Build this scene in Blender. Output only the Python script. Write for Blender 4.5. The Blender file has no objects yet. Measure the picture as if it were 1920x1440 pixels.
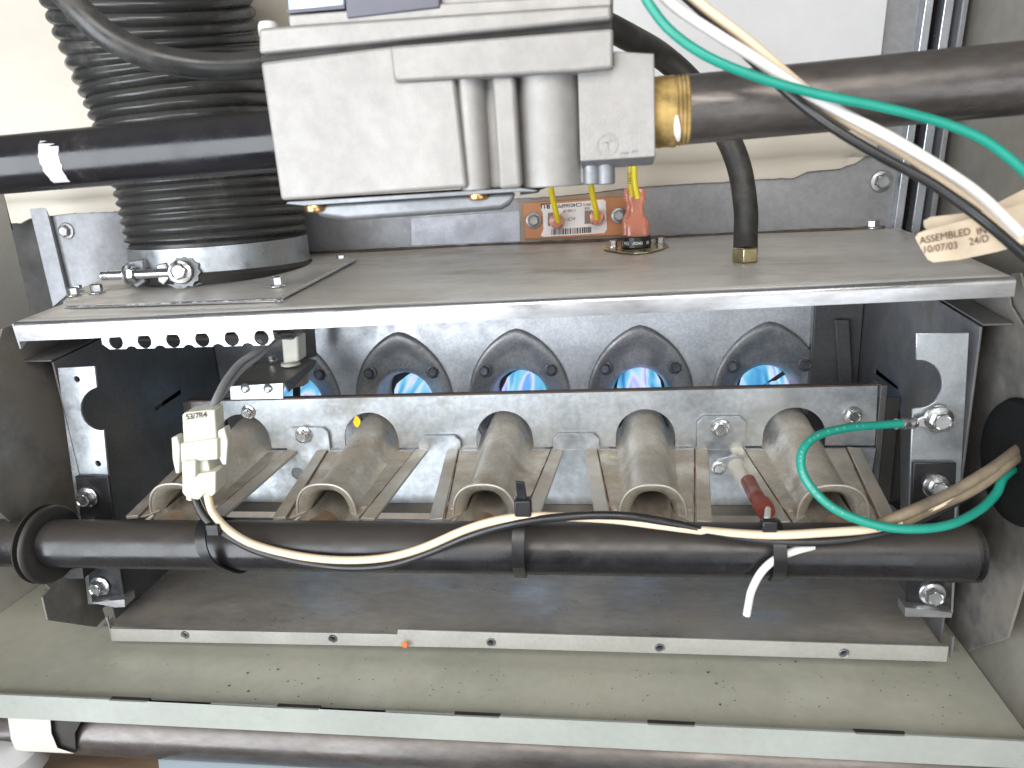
import bpy, bmesh, math, random
from math import sin, cos, pi, radians, sqrt
from mathutils import Vector, Matrix, noise
from mathutils.geometry import tessellate_polygon
random.seed(7)
V = Vector
S = 0.01                                   # all numbers below are centimetres
scene = bpy.context.scene
COL = scene.collection

# ------------------------------------------------------------------ camera
FPX = 1350.0
ROT = Matrix.Rotation(radians(8.4), 3, 'Z') @ Matrix.Rotation(radians(73.72), 3, 'X') @ Matrix.Rotation(radians(-3.36), 3, 'Z')
CP = V((29.65, -31.84, 5.49))
cam_data = bpy.data.cameras.new('camera')
cam = bpy.data.objects.new('camera', cam_data); COL.objects.link(cam)
cam.matrix_world = Matrix.Translation(CP * S) @ ROT.to_4x4()
cam_data.sensor_width = 36; cam_data.lens = FPX * 36 / 1920
cam_data.clip_start = .01; cam_data.clip_end = 50
cam_data.dof.use_dof = True; cam_data.dof.focus_distance = .40; cam_data.dof.aperture_fstop = 14
scene.camera = cam

# ------------------------------------------------------------------ light
world = bpy.data.worlds.new('World'); scene.world = world; world.use_nodes = True
wb = world.node_tree.nodes['Background']
wb.inputs[0].default_value = (.72, .80, .92, 1); wb.inputs[1].default_value = .15
def area(name, loc, target, sx, sy, power, color):
    d = bpy.data.lights.new(name, 'AREA'); d.shape = 'RECTANGLE'; d.size = sx * S; d.size_y = sy * S
    d.energy = power; d.color = color
    o = bpy.data.objects.new(name, d); COL.objects.link(o)
    o.location = V(loc) * S
    o.rotation_euler = (V(target) - V(loc)).to_track_quat('-Z', 'Y').to_euler()
    return o
area('window_light', (-39, -80, -8), (14, 8, -6), 84, 88, 25, (.90, .95, 1))
area('right_fill_light', (74, -80, -20), (25, 8, -6), 60, 60, 3.2, (.92, .96, 1))  # unseen fill added on the right to brighten the lip and flange
area('front_fill_light', (42, -120, 12), (25, 5, -6), 110, 80, 1.8, (1, .98, .95))  # unseen fill added behind the camera to lift the dark interior
area('high_fill_light', (32, -92, 56), (25, 5, -4), 80, 50, 13, (1, .95, .88))  # added fill, lowered so that it reaches the burners under the lid
sp = bpy.data.lights.new('wall_patch_spot', 'SPOT'); sp.energy = 7; sp.spot_size = radians(6.5); sp.spot_blend = 1; sp.shadow_soft_size = .03; sp.color = (1, .97, .9)  # spot added to make the bright patch on the upper left wall
so = bpy.data.objects.new('wall_patch_spot', sp); COL.objects.link(so); so.location = V((-60, -60, 60)) * S
so.rotation_euler = (V((-10.5, 16.5, 9.8)) - V((-60, -60, 60))).to_track_quat('-Z', 'Y').to_euler()
scene.view_settings.view_transform = 'Standard'; scene.view_settings.look = 'None'
scene.view_settings.exposure = -.42; scene.view_settings.gamma = 1
scene.render.engine = 'CYCLES'

# ------------------------------------------------------------------ projection helpers: photograph pixel -> point on a real plane
def ray(px, py): return ROT @ V((px - 960, 720 - py, -FPX))
def Y(px, py, y): d = ray(px, py); return CP + d * ((y - CP.y) / d.y)
def Z(px, py, z): d = ray(px, py); return CP + d * ((z - CP.z) / d.z)
def X(px, py, x): d = ray(px, py); return CP + d * ((x - CP.x) / d.x)
def D(px, py, dep): return CP + ray(px, py) * (dep / FPX)
def zl(x, y):                               # height of the slightly sloping lid
    u = (x + .3) / 46.4; v = (y - .3) / 16.7
    return (-.32 + u * .53) * (1 - v) + .9 * v
def L(px, py, off=0):
    d = ray(px, py); z = 0
    for _ in range(12):
        p = CP + d * ((z - CP.z) / d.z); z = zl(p.x, p.y)
    return p + V((0, 0, off))

# ------------------------------------------------------------------ materials
def pm(name, col, metal=0., rough=.5, var=.12, vs=25, bump=.0, bs=150, dust=None, dcol=(.30, .26, .20), dscale=30,
       spots=None, scol=(.03, .025, .02), coat=0., stretch=(1, 1, 1), blotch=None, bcol=(.1, .07, .05), rv=.12, updust=0., fine=0., spec=.5):
    m = bpy.data.materials.new(name); m.use_nodes = True
    nt = m.node_tree; N = nt.nodes; K = nt.links.new
    b = N['Principled BSDF']
    b.inputs['Metallic'].default_value = metal; b.inputs['Roughness'].default_value = rough
    b.inputs['Coat Weight'].default_value = coat; b.inputs['Specular IOR Level'].default_value = spec
    g = N.new('ShaderNodeNewGeometry')
    mp = N.new('ShaderNodeMapping'); mp.inputs['Scale'].default_value = stretch; K(g.outputs['Position'], mp.inputs[0])
    def nz(scale, detail=5, rough_=.6, vec=None):
        n = N.new('ShaderNodeTexNoise'); n.inputs['Scale'].default_value = scale
        n.inputs['Detail'].default_value = detail; n.inputs['Roughness'].default_value = rough_
        K((vec or mp.outputs[0]), n.inputs['Vector']); return n.outputs[0]
    def rng(src, a, b_, c=0., d=1.):
        r = N.new('ShaderNodeMapRange'); r.inputs[1].default_value = a; r.inputs[2].default_value = b_
        r.inputs[3].default_value = c; r.inputs[4].default_value = d; r.interpolation_type = 'SMOOTHSTEP'
        K(src, r.inputs[0]); return r.outputs[0]
    def mix(f, a, c):
        x = N.new('ShaderNodeMix'); x.data_type = 'RGBA'
        if isinstance(f, float): x.inputs[0].default_value = f
        else: K(f, x.inputs[0])
        for s, i in ((a, 6), (c, 7)):
            if isinstance(s, tuple): x.inputs[i].default_value = (*s, 1)
            else: K(s, x.inputs[i])
        return x.outputs[2]
    lo = tuple(c * (1 - var) for c in col); hi = tuple(min(1, c * (1 + var)) for c in col)
    c = mix(rng(nz(vs), .3, .7), lo, hi)
    if fine:                                 # fine grain, as the spangle or the cast skin
        c2 = mix(rng(nz(vs * 14, 3), .35, .65), tuple(x * (1 - fine) for x in (1, 1, 1)), (1., 1., 1.))
        mm = N.new('ShaderNodeMix'); mm.data_type = 'RGBA'; mm.blend_type = 'MULTIPLY'; mm.inputs[0].default_value = 1
        K(c, mm.inputs[6]); K(c2, mm.inputs[7]); c = mm.outputs[2]
    rsrc = rng(nz(vs * 1.7), .25, .75, max(.02, rough - rv), min(1, rough + rv))
    msrc = None
    if blotch:
        f = rng(nz(blotch, 6, .65), .52, .68); c = mix(f, c, bcol)
    if dust:
        f = rng(nz(dscale, 8, .7), .62 - dust * .5, .9 - dust * .35)
        if updust:
            sx = N.new('ShaderNodeSeparateXYZ'); K(g.outputs['Normal'], sx.inputs[0])
            u = rng(sx.outputs[2], .1, .95)
            ml = N.new('ShaderNodeMath'); ml.operation = 'MULTIPLY_ADD'; K(u, ml.inputs[0]); ml.inputs[1].default_value = updust
            ad = N.new('ShaderNodeMath'); ad.operation = 'MULTIPLY'; K(f, ad.inputs[0]); ad.inputs[1].default_value = 1 - updust * .5
            K(ad.outputs[0], ml.inputs[2]); ml.use_clamp = True; f = ml.outputs[0]
        c = mix(f, c, dcol)
        q = N.new('ShaderNodeMix'); q.data_type = 'FLOAT'; K(f, q.inputs[0]); K(rsrc, q.inputs[2]); q.inputs[3].default_value = .85; rsrc = q.outputs[0]
        if metal:
            q = N.new('ShaderNodeMix'); q.data_type = 'FLOAT'; K(f, q.inputs[0]); q.inputs[2].default_value = metal; q.inputs[3].default_value = metal * .25; msrc = q.outputs[0]
    if spots:
        vo = N.new('ShaderNodeTexVoronoi'); vo.inputs['Scale'].default_value = spots; K(g.outputs['Position'], vo.inputs['Vector'])
        f1 = rng(vo.outputs['Distance'], .06, .14, 1., 0.)
        f2 = rng(nz(spots * .13, 2), .56, .60)
        ml = N.new('ShaderNodeMath'); ml.operation = 'MULTIPLY'; K(f1, ml.inputs[0]); K(f2, ml.inputs[1])
        c = mix(ml.outputs[0], c, scol)
    K(c, b.inputs['Base Color']); K(rsrc, b.inputs['Roughness'])
    if msrc: K(msrc, b.inputs['Metallic'])
    if bump:
        bp = N.new('ShaderNodeBump'); bp.inputs['Strength'].default_value = bump; bp.inputs['Distance'].default_value = .00022
        K(nz(bs, 4), bp.inputs['Height']); K(bp.outputs[0], b.inputs['Normal'])
    return m

M = {}
M['zinc'] = pm('galvanised_steel', (.52, .55, .58), .85, .36, .10, 60, .10, 500, fine=.10, dust=.10, dcol=(.34, .31, .27))
M['zincdirty'] = pm('galvanised_steel_dirty', (.58, .62, .655), .82, .42, .10, 18, .12, 500, fine=.18, dust=.22, dcol=(.34, .32, .29), blotch=22, bcol=(.44, .46, .47))
M['lid'] = pm('dusty_lid_steel', (.76, .745, .72), .6, .36, .10, 20, .06, 400, dust=.38, dcol=(.50, .46, .40), dscale=14, updust=.12, fine=.08, blotch=14, bcol=(.56, .53, .49), stretch=(.6, 1.5, 1))
M['lip'] = pm('lid_lip_steel', (.50, .50, .51), .85, .30, .10, 50, .08, 300, fine=.10, stretch=(.3, 1, 1))
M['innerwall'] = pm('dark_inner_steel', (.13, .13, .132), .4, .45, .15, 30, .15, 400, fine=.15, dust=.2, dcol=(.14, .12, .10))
M['rear'] = pm('rear_panel_steel', (.72, .74, .78), .8, .46, .10, 40, .18, 350, fine=.16, spots=900, dust=.05)
M['port'] = pm('heat_stained_port', (.36, .36, .37), .65, .45, .25, 35, .35, 300, fine=.2, dust=.12, dcol=(.22, .13, .08), spots=500, blotch=45, bcol=(.27, .27, .28))
M['burner'] = pm('dusty_burner_steel', (.64, .61, .55), .7, .40, .18, 45, .25, 350, fine=.16, dust=.36, dcol=(.46, .39, .30), dscale=40, spots=420, scol=(.16, .10, .06), updust=.25, blotch=50, bcol=(.40, .34, .27))
M['burneredge'] = pm('burner_edge_steel', (.62, .59, .53), .65, .42, .15, 60, .2, 350, dust=.5, dcol=(.40, .34, .27))
M['iron'] = pm('black_iron_pipe', (.016, .016, .018), .1, .27, .25, 40, .2, 300, dust=.12, dcol=(.12, .10, .082), dscale=16, updust=.34, fine=.2)
M['ironbare'] = pm('mill_scale_pipe', (.12, .11, .105), .65, .30, .3, 25, .2, 300, dust=.22, dcol=(.22, .185, .155), dscale=12, updust=.2, stretch=(.4, 1, 1), fine=.2)
M['gloss'] = pm('black_painted_pipe', (.012, .012, .015), 0, .24, .2, 30, .08, 200, dust=.16, dcol=(.12, .105, .09), dscale=20, updust=.15)
M['rubber'] = pm('black_rubber', (.022, .021, .020), 0, .5, .2, 30, .2, 300, dust=.25, dcol=(.13, .115, .095), updust=.2)
M['hose'] = pm('corrugated_hose_rubber', (.03, .03, .03), 0, .30, .2, 40, .15, 300, dust=.25, dcol=(.13, .125, .11), updust=.3)
M['cast'] = pm('cast_aluminium', (.34, .328, .315), .3, .50, .09, 14, .6, 1400, fine=.08, dust=.12, dcol=(.42, .40, .38), dscale=30)
M['castdark'] = pm('pressed_zinc_plate', (.25, .26, .275), .6, .5, .12, 30, .1, 400, fine=.1)
M['brass'] = pm('brass', (.62, .36, .14), 1., .28, .15, 60, .1, 300)
M['brassnut'] = pm('pale_brass', (.58, .50, .30), 1., .28, .1, 60, .08, 300)
M['dope'] = pm('yellow_pipe_dope', (.34, .235, .085), 0, .75, .45, 120, 1., 200, spec=.2, dust=.4, dcol=(.36, .22, .09), dscale=90, blotch=90, bcol=(.52, .42, .24))
M['bolt'] = pm('plated_bolt', (.66, .67, .68), .95, .22, .1, 100, .06, 500, dust=.08)
M['boltdull'] = pm('dull_bolt', (.36, .37, .38), .85, .4, .2, 100, .1, 500, dust=.3)
M['boltdark'] = pm('sooty_bolt', (.14, .145, .16), .6, .5, .2, 100, .1, 500, dust=.15)
M['bracket'] = pm('black_bracket', (.03, .03, .033), .4, .3, .2, 60, .1, 400, dust=.15, dcol=(.16, .14, .12))
M['cream'] = pm('cream_insulation', (.54, .50, .43), 0, .6, .05, 10, .35, 130, fine=.03, dust=.12, dcol=(.52, .47, .39), stretch=(.35, 1, 1.3))
M['white'] = pm('white_back_sheet', (.58, .585, .60), 0, .5, .03, 12, .12, 200, fine=.02)
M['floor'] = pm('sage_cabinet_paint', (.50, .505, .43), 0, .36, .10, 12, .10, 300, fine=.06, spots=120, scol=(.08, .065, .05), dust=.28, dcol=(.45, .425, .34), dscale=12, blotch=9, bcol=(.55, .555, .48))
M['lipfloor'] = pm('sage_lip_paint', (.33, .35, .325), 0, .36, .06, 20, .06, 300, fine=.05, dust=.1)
M['boxfloor'] = pm('scorched_floor_steel', (.50, .475, .445), .6, .32, .2, 14, .15, 300, dust=.42, dcol=(.24, .205, .165), dscale=11, fine=.15, spots=250, blotch=18, bcol=(.42, .40, .375), stretch=(.6, 1.4, 1))
M['flangepaint'] = pm('floor_flange_steel', (.48, .475, .44), .35, .45, .08, 30, .06, 300, fine=.08, dust=.15, dcol=(.36, .33, .28))
M['shield'] = pm('dusty_side_shield', (.26, .25, .235), .6, .40, .16, 16, .15, 300, dust=.42, dcol=(.22, .195, .165), dscale=18, fine=.14, blotch=14, bcol=(.36, .34, .32))
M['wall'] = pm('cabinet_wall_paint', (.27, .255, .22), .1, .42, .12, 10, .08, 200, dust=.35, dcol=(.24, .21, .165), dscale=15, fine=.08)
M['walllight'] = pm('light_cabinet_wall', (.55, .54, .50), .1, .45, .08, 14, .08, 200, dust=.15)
M['galvpanel'] = pm('brushed_panel', (.27, .275, .29), .45, .5, .10, 20, .15, 500, fine=.12, dust=.1)
M['rail'] = pm('bright_rail', (.55, .58, .63), .9, .22, .1, 18, .03, 200)
M['dark'] = pm('dark_void_steel', (.035, .033, .03), .2, .6, .3, 40)
M['wirecream'] = pm('cream_wire', (.78, .62, .44), 0, .42, .04, 60)
M['wirewhite'] = pm('white_wire', (.78, .76, .73), 0, .42, .04, 60, dust=.08, dcol=(.5, .46, .4))
M['wireblack'] = pm('black_wire', (.018, .018, .019), 0, .33, .2, 60, dust=.12, dcol=(.1, .09, .08))
M['wiregreen'] = pm('green_wire', (.012, .27, .20), 0, .38, .08, 60, dust=.06, dcol=(.2, .36, .3))
M['wiregrey'] = pm('grey_lead', (.27, .27, .28), 0, .4, .1, 90, .2, 300)
M['wiretan'] = pm('dusty_tan_wire', (.23, .18, .12), 0, .6, .15, 90, .2, 300, dust=.5, dcol=(.12, .10, .08), dscale=60)
M['wireyellow'] = pm('yellow_wire', (.74, .60, .03), 0, .4, .05, 60)
M['tie'] = pm('black_nylon', (.014, .014, .015), 0, .36, .2, 60, dust=.1, dcol=(.1, .09, .08))
M['nylon'] = pm('white_nylon', (.56, .55, .47), 0, .42, .05, 60, .1, 300, dust=.15, dcol=(.55, .48, .36), dscale=60)
M['rust'] = pm('rust_line', (.15, .085, .045), 0, .8, .5, 200, .4, 300)
M['blackrubber'] = pm('clean_black_rubber', (.008, .008, .008), 0, .75, .2, 40, spec=.2)
M['inkpale'] = pm('pale_wire_print', (.30, .52, .45), 0, .6, .05, 60)
M['reflection'] = pm('pale_reflection', (.42, .43, .48), .4, .5, .08, 60, .1, 400, fine=.1)  # paler tone that carries a painted reflection
M['grime'] = pm('brown_grime', (.085, .065, .05), 0, .8, .3, 200, .4, 300)
M['ceramic'] = pm('ceramic', (.70, .68, .60), 0, .5, .06, 60, .2, 400, dust=.15)
M['ink'] = pm('dark_print', (.035, .022, .018), 0, .6, .1, 60)
M['inkbrown'] = pm('brown_print', (.09, .035, .02), 0, .6, .3, 300)
M['inkwhite'] = pm('white_print', (.75, .75, .72), 0, .6, .05, 60)
M['paper'] = pm('aged_paper', (.60, .50, .38), 0, .65, .08, 40, .1, 300, dust=.35, dcol=(.48, .37, .25), dscale=30)
M['label'] = pm('white_label', (.76, .73, .72), 0, .45, .03, 60)
M['board'] = pm('orange_board', (.46, .19, .075), 0, .42, .08, 40, .1, 300)
M['boardback'] = pm('tan_backing', (.27, .21, .16), .1, .55, .12, 40, .2, 300)
M['reddark'] = pm('dusty_red_sleeve', (.22, .055, .04), 0, .4, .2, 80, .2, 300, dust=.15)
M['knob'] = pm('slate_knob', (.10, .10, .13), 0, .45, .05, 40)
M['blueplate'] = pm('blue_steel', (.42, .52, .62), .6, .3, .1, 20)
M['tape'] = pm('white_tape', (.62, .60, .59), 0, .5, .06, 60)
M['wood'] = pm('floor_boards', (.22, .15, .10), 0, .5, .35, 25, .2, 100, stretch=(.3, 1, 1))
M['bluepaper'] = pm('pale_blue_sheet', (.55, .66, .74), 0, .5, .05, 10)
M['chip'] = pm('orange_plastic', (.55, .17, .06), 0, .5, .2, 200)
M['soot'] = pm('debris_grit', (.06, .05, .04), 0, .8, .4, 300)
def glow_plastic(name, col):                # translucent insulated sleeves
    m = pm(name, col, 0, .22, .08, 80, .15, 300, coat=.3)
    b = m.node_tree.nodes['Principled BSDF']; b.inputs['Transmission Weight'].default_value = .35; b.inputs['IOR'].default_value = 1.45
    b.inputs['Subsurface Weight'].default_value = .2; b.inputs['Subsurface Radius'].default_value = (.004, .001, .001); b.inputs['Subsurface Scale'].default_value = 1
    return m
M['sleeve'] = glow_plastic('clear_red_sleeve', (.85, .34, .22))
def flame_mat(name, ramp, strength, sc):
    m = bpy.data.materials.new(name); m.use_nodes = True; nt = m.node_tree; N = nt.nodes; K = nt.links.new
    N.remove(N['Principled BSDF']); e = N.new('ShaderNodeEmission'); e.inputs[1].default_value = strength
    g = N.new('ShaderNodeNewGeometry'); mp = N.new('ShaderNodeMapping'); mp.inputs['Scale'].default_value = sc
    mp.inputs['Rotation'].default_value = (0, radians(18), 0); K(g.outputs['Position'], mp.inputs[0])
    n = N.new('ShaderNodeTexNoise'); n.inputs['Scale'].default_value = 1; n.inputs['Detail'].default_value = 2; n.inputs['Distortion'].default_value = .6; K(mp.outputs[0], n.inputs['Vector'])
    r = N.new('ShaderNodeValToRGB'); r.color_ramp.elements.remove(r.color_ramp.elements[1])
    r.color_ramp.elements[0].position = ramp[0][0]; r.color_ramp.elements[0].color = (*ramp[0][1], 1)
    for p, c in ramp[1:]: x = r.color_ramp.elements.new(p); x.color = (*c, 1)
    K(n.outputs[0], r.inputs[0]); K(r.outputs[0], e.inputs[0]); K(e.outputs[0], N['Material Output'].inputs[0]); return m
M['flame'] = flame_mat('gas_flame', [(.30, (.03, .07, .30)), (.41, (.08, .33, .66)), (.52, (.20, .58, .84)), (.60, (.66, .76, 1.)), (.635, (.62, .60, .95)), (.69, (.16, .42, .88))], 1.5, (90, 12, 16))
M['flameyellow'] = flame_mat('yellow_flame_tip', [(.3, (1., .35, .02)), (.7, (1., .7, .05))], 2.2, (100, 100, 100))

# ------------------------------------------------------------------ building helpers
ORG = {}
def top(name, origin, label=None, cat=None, group=None, kind=None):
    o = bpy.data.objects.new(name, None); COL.objects.link(o); o.empty_display_size = .01
    o.location = V(origin) * S; ORG[o] = V(origin)
    tag(o, label, cat, group, kind); return o
def tag(o, label=None, cat=None, group=None, kind=None):
    if label: o['label'] = label
    if cat: o['category'] = cat
    if group: o['group'] = group
    if kind: o['kind'] = kind
    return o
def put(name, geo, mat, parent=None, smooth=35, bevel=0, bseg=2, label=None):
    """geo = (verts, faces) in cm, world coordinates -> one mesh object"""
    vs, fs = geo
    lo = V((min(v[i] for v in vs) for i in range(3))); hi = V((max(v[i] for v in vs) for i in range(3)))
    c = (lo + hi) / 2
    if not parent: c.z = lo.z
    me = bpy.data.meshes.new(name); me.from_pydata([tuple((V(v) - c) * S) for v in vs], [], fs); me.validate(); 
    bm = bmesh.new(); bm.from_mesh(me); bmesh.ops.recalc_face_normals(bm, faces=bm.faces); bm.to_mesh(me); bm.free()
    for p in me.polygons: p.use_smooth = True
    me.set_sharp_from_angle(angle=radians(smooth))
    me.materials.append(M[mat] if isinstance(mat, str) else mat)
    o = bpy.data.objects.new(name, me); COL.objects.link(o)
    ORG[o] = c; o.location = c * S
    if parent: o.parent = parent; o.location = (c - ORG[parent]) * S
    if bevel:
        b = o.modifiers.new('bevel', 'BEVEL'); b.width = bevel * S; b.segments = bseg; b.limit_method = 'ANGLE'; b.angle_limit = radians(40)
    if label: o['label'] = label
    return o
def join(*gs):
    vs, fs = [], []
    for g in gs:
        n = len(vs); vs += list(g[0]); fs += [tuple(i + n for i in f) for f in g[1]]
    return vs, fs
def box(a, b):
    (x0, y0, z0), (x1, y1, z1) = a, b
    v = [V((x, y, z)) for x in (x0, x1) for y in (y0, y1) for z in (z0, z1)]
    return v, [(0, 1, 3, 2), (4, 6, 7, 5), (0, 4, 5, 1), (2, 3, 7, 6), (0, 2, 6, 4), (1, 5, 7, 3)]
def prism(poly, d):
    """planar polygon (world points) extruded by vector d"""
    n = len(poly); d = V(d); v = [V(p) for p in poly] + [V(p) + d for p in poly]
    return v, [tuple(range(n)), tuple(range(2 * n - 1, n - 1, -1))] + [(i, (i + 1) % n, n + (i + 1) % n, n + i) for i in range(n)]
def sheet(outer, holes, d):
    """plate with real holes: outline and holes as world points, thickness vector d"""
    loops = [[V(p) for p in outer]] + [[V(p) for p in h] for h in holes]
    flat = [p for l in loops for p in l]; n = len(flat); d = V(d)
    tris = tessellate_polygon(loops)
    v = flat + [p + d for p in flat]; f = [tuple(t) for t in tris] + [tuple(n + i for i in reversed(t)) for t in tris]
    k = 0
    for l in loops:
        m = len(l)
        for i in range(m): a, b = k + i, k + (i + 1) % m; f.append((a, b, n + b, n + a))
        k += m
    return v, f
def circ(c, u, w, r, n=20, a0=0., a1=2 * pi, r2=None):
    c = V(c); u = V(u); w = V(w); full = abs(a1 - a0 - 2 * pi) < 1e-6; m = n if full else n + 1
    return [c + u * (r * cos(a0 + (a1 - a0) * i / n)) + w * ((r2 or r) * sin(a0 + (a1 - a0) * i / n)) for i in range(m)]
EX, EY, EZ = V((1, 0, 0)), V((0, 1, 0)), V((0, 0, 1))
def loft(rings, closed=True, caps=True):
    n = len(rings[0]); v = [V(p) for r in rings for p in r]; f = []
    for i in range(len(rings) - 1):
        for j in range(n if closed else n - 1):
            a = i * n + j; b = i * n + (j + 1) % n; f.append((a, b, b + n, a + n))
    if caps and closed: f += [tuple(range(n)), tuple(range(len(v) - 1, len(v) - n - 1, -1))]
    return v, f
def smooth_path(P, sub=6):
    P = [V(p) for p in P]; out = []
    for i in range(len(P) - 1):
        a = P[i - 1] if i else P[0] * 2 - P[1]; b, c = P[i], P[i + 1]; d = P[i + 2] if i + 2 < len(P) else P[-1] * 2 - P[-2]
        for k in range(sub):
            t = k / sub; out.append(.5 * ((2 * b) + (c - a) * t + (2 * a - 5 * b + 4 * c - d) * t * t + (3 * b - a - 3 * c + d) * t ** 3))
    return out + [P[-1]]
def frames(P, up=None):
    T = [(P[min(i + 1, len(P) - 1)] - P[max(i - 1, 0)]).normalized() for i in range(len(P))]
    u = (up or (EZ if abs(T[0].z) < .9 else EX)); u = (u - T[0] * u.dot(T[0])).normalized(); out = []
    for t in T:
        u = (u - t * u.dot(t)).normalized(); out.append((t, u, t.cross(u)))
    return out
def tube(P, r, seg=12, sub=6, rfun=None, caps=True, wall=0):
    Q = smooth_path(P, sub) if sub > 1 else [V(p) for p in P]; F = frames(Q); rings = []
    acc = 0
    for i, (q, (t, u, w)) in enumerate(zip(Q, F)):
        if i: acc += (Q[i] - Q[i - 1]).length
        rr = rfun(acc, i / (len(Q) - 1)) if rfun else r
        rings.append(circ(q, u, w, rr, seg))
    if wall:                                   # hollow end: come back inside
        q, (t, u, w) = Q[-1], F[-1]
        rings += [circ(q, u, w, r - wall, seg), circ(q - t * (4 * r), u, w, r - wall, seg)]
    return loft(rings, True, caps)
def lathe(c, axis, prof, seg=24, up=None):
    """profile = [(distance along axis, radius)]"""
    axis = V(axis).normalized(); u = up or (EZ if abs(axis.z) < .9 else EX); u = (u - axis * u.dot(axis)).normalized(); w = axis.cross(u)
    return loft([circ(V(c) + axis * h, u, w, max(r, .001), seg) for h, r in prof])
MESH = {}
def bolt(c, nrm, r, mat='bolt', parent=None, name='bolt', spin=0., tall=.55, nut=False):
    """hex flange bolt: washer, hexagon with dished top; one shared mesh, scaled"""
    key = (mat, tall, nut)
    if key not in MESH:
        rings = []
        def ring(rr, z, hexa=False):
            if not hexa: return [V((rr * cos(i * pi / 12), rr * sin(i * pi / 12), z)) for i in range(24)]
            out = []
            for i in range(24):
                a = i * pi / 12; k = (a % (pi / 3)) - pi / 6; q = rr * cos(pi / 6) / cos(k); out.append(V((q * cos(a), q * sin(a), z)))
            return out
        rings = [ring(1, 0), ring(1, .08), ring(.93, .15), ring(.74, .2), ring(.72, .22, True), ring(.72, tall * 1.0 + .1, True), ring(.64, tall + .2, True),
                 ring(.56, tall + .21), ring(.48, tall + .12), ring(.1, tall + .11)]
        v, f = loft(rings)
        me = bpy.data.meshes.new(name); me.from_pydata([tuple(p) for p in v], [], f)
        bm = bmesh.new(); bm.from_mesh(me); bmesh.ops.recalc_face_normals(bm, faces=bm.faces); bm.to_mesh(me); bm.free()
        for p in me.polygons: p.use_smooth = True
        me.set_sharp_from_angle(angle=radians(25)); me.materials.append(M[mat]); MESH[key] = me
    o = bpy.data.objects.new(name, MESH[key]); COL.objects.link(o)
    q = V(nrm).to_track_quat('Z', 'Y'); o.rotation_mode = 'QUATERNION'
    from mathutils import Quaternion
    o.rotation_quaternion = q @ Quaternion((0, 0, 1), spin); o.scale = (r * S,) * 3
    ORG[o] = V(c); o.location = V(c) * S
    if parent: o.parent = parent; o.location = (V(c) - ORG[parent]) * S
    return o
def dup(o, delta, parent=None):
    c = o.copy(); COL.objects.link(c); ORG[c] = ORG[o] + V(delta)
    if parent: c.parent = parent
    else: c.location = o.location + V(delta) * S
    for ch in o.children: dup(ch, delta, c)
    return c
def text(s, o, ux, uy, size, mat, parent, name='lettering', depth=.01, sx=1., font_off=0):
    cu = bpy.data.curves.new('t', 'FONT'); cu.body = s; cu.size = 1; cu.extrude = 0; cu.offset = font_off
    ob = bpy.data.objects.new('t', cu); COL.objects.link(ob); bpy.context.view_layer.update()
    me = bpy.data.meshes.new_from_object(ob.evaluated_get(bpy.context.evaluated_depsgraph_get()))
    bpy.data.objects.remove(ob)
    ux = V(ux).normalized(); uy = V(uy).normalized(); n = ux.cross(uy)
    vs = [V(o) + ux * (v.co.x * size * sx) + uy * (v.co.y * size) for v in me.vertices]; fs = [tuple(p.vertices) for p in me.polygons]
    return put(name, (vs, fs), mat, parent)
def pts(lst, y): return [Y(a, b, y) for a, b in lst]

# ================================================================== SETTING: cabinet round the burner box
TH = .12
FL = -19.6
# floor of the cabinet, with notched front edge
fv = [V((-9.4, -4.35, FL)), V((47.25, -4.35, FL)), V((47.45, 17.5, FL)), V((-9.4, 17.5, FL))]
nx = 60; ny = 66; g = []
for j in range(ny + 1):
    for i in range(nx + 1):
        x = -9.5 + 57 * i / nx; y = -4.35 + 22 * j / ny
        g.append(V((x, y, FL + .70 * max(0, min(1, (-3.3 - y) / .95)) ** 1.3 + .05 * noise.noise(V((x * .15, y * .15, 0))))))
gf = [(j * (nx + 1) + i, j * (nx + 1) + i + 1, (j + 1) * (nx + 1) + i + 1, (j + 1) * (nx + 1) + i) for j in range(ny) for i in range(nx)]
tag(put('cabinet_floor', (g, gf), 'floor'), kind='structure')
# front lip of the floor: upright strip whose top edge is notched
lipz_top = lambda x: -18.78 + (x + 2) * .0046
notch = [(205, 278), (515, 597), (848, 936), (1213, 1306), (1608, 1708)]
nxs = [(Y(a, 1320, -4.6).x, Y(b, 1320, -4.6).x) for a, b in notch]
outl = [V((-9.4, -4.6, -18.8))]
for a, b in nxs:
    za, zb = lipz_top(a), lipz_top(b)
    outl += [V((a, -4.6, za)), V((a + .08, -4.6, za - .06)), V((b - .08, -4.6, zb - .06)), V((b, -4.6, zb))]
outl += [V((47.2, -4.6, -18.62)), V((47.2, -4.6, -20.0)), V((-9.4, -4.6, -20.25))]
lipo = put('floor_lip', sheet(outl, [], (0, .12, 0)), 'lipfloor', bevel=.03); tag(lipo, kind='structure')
# turned-in strip behind the lip (the bright ledge seen above it) meets the floor
for a, b in nxs: tag(put('lip_slot', box((a + .02, -4.5, lipz_top(a) - .25), (b - .02, -4.30, lipz_top(a) - .03)), 'dark'), kind='structure')
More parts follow.
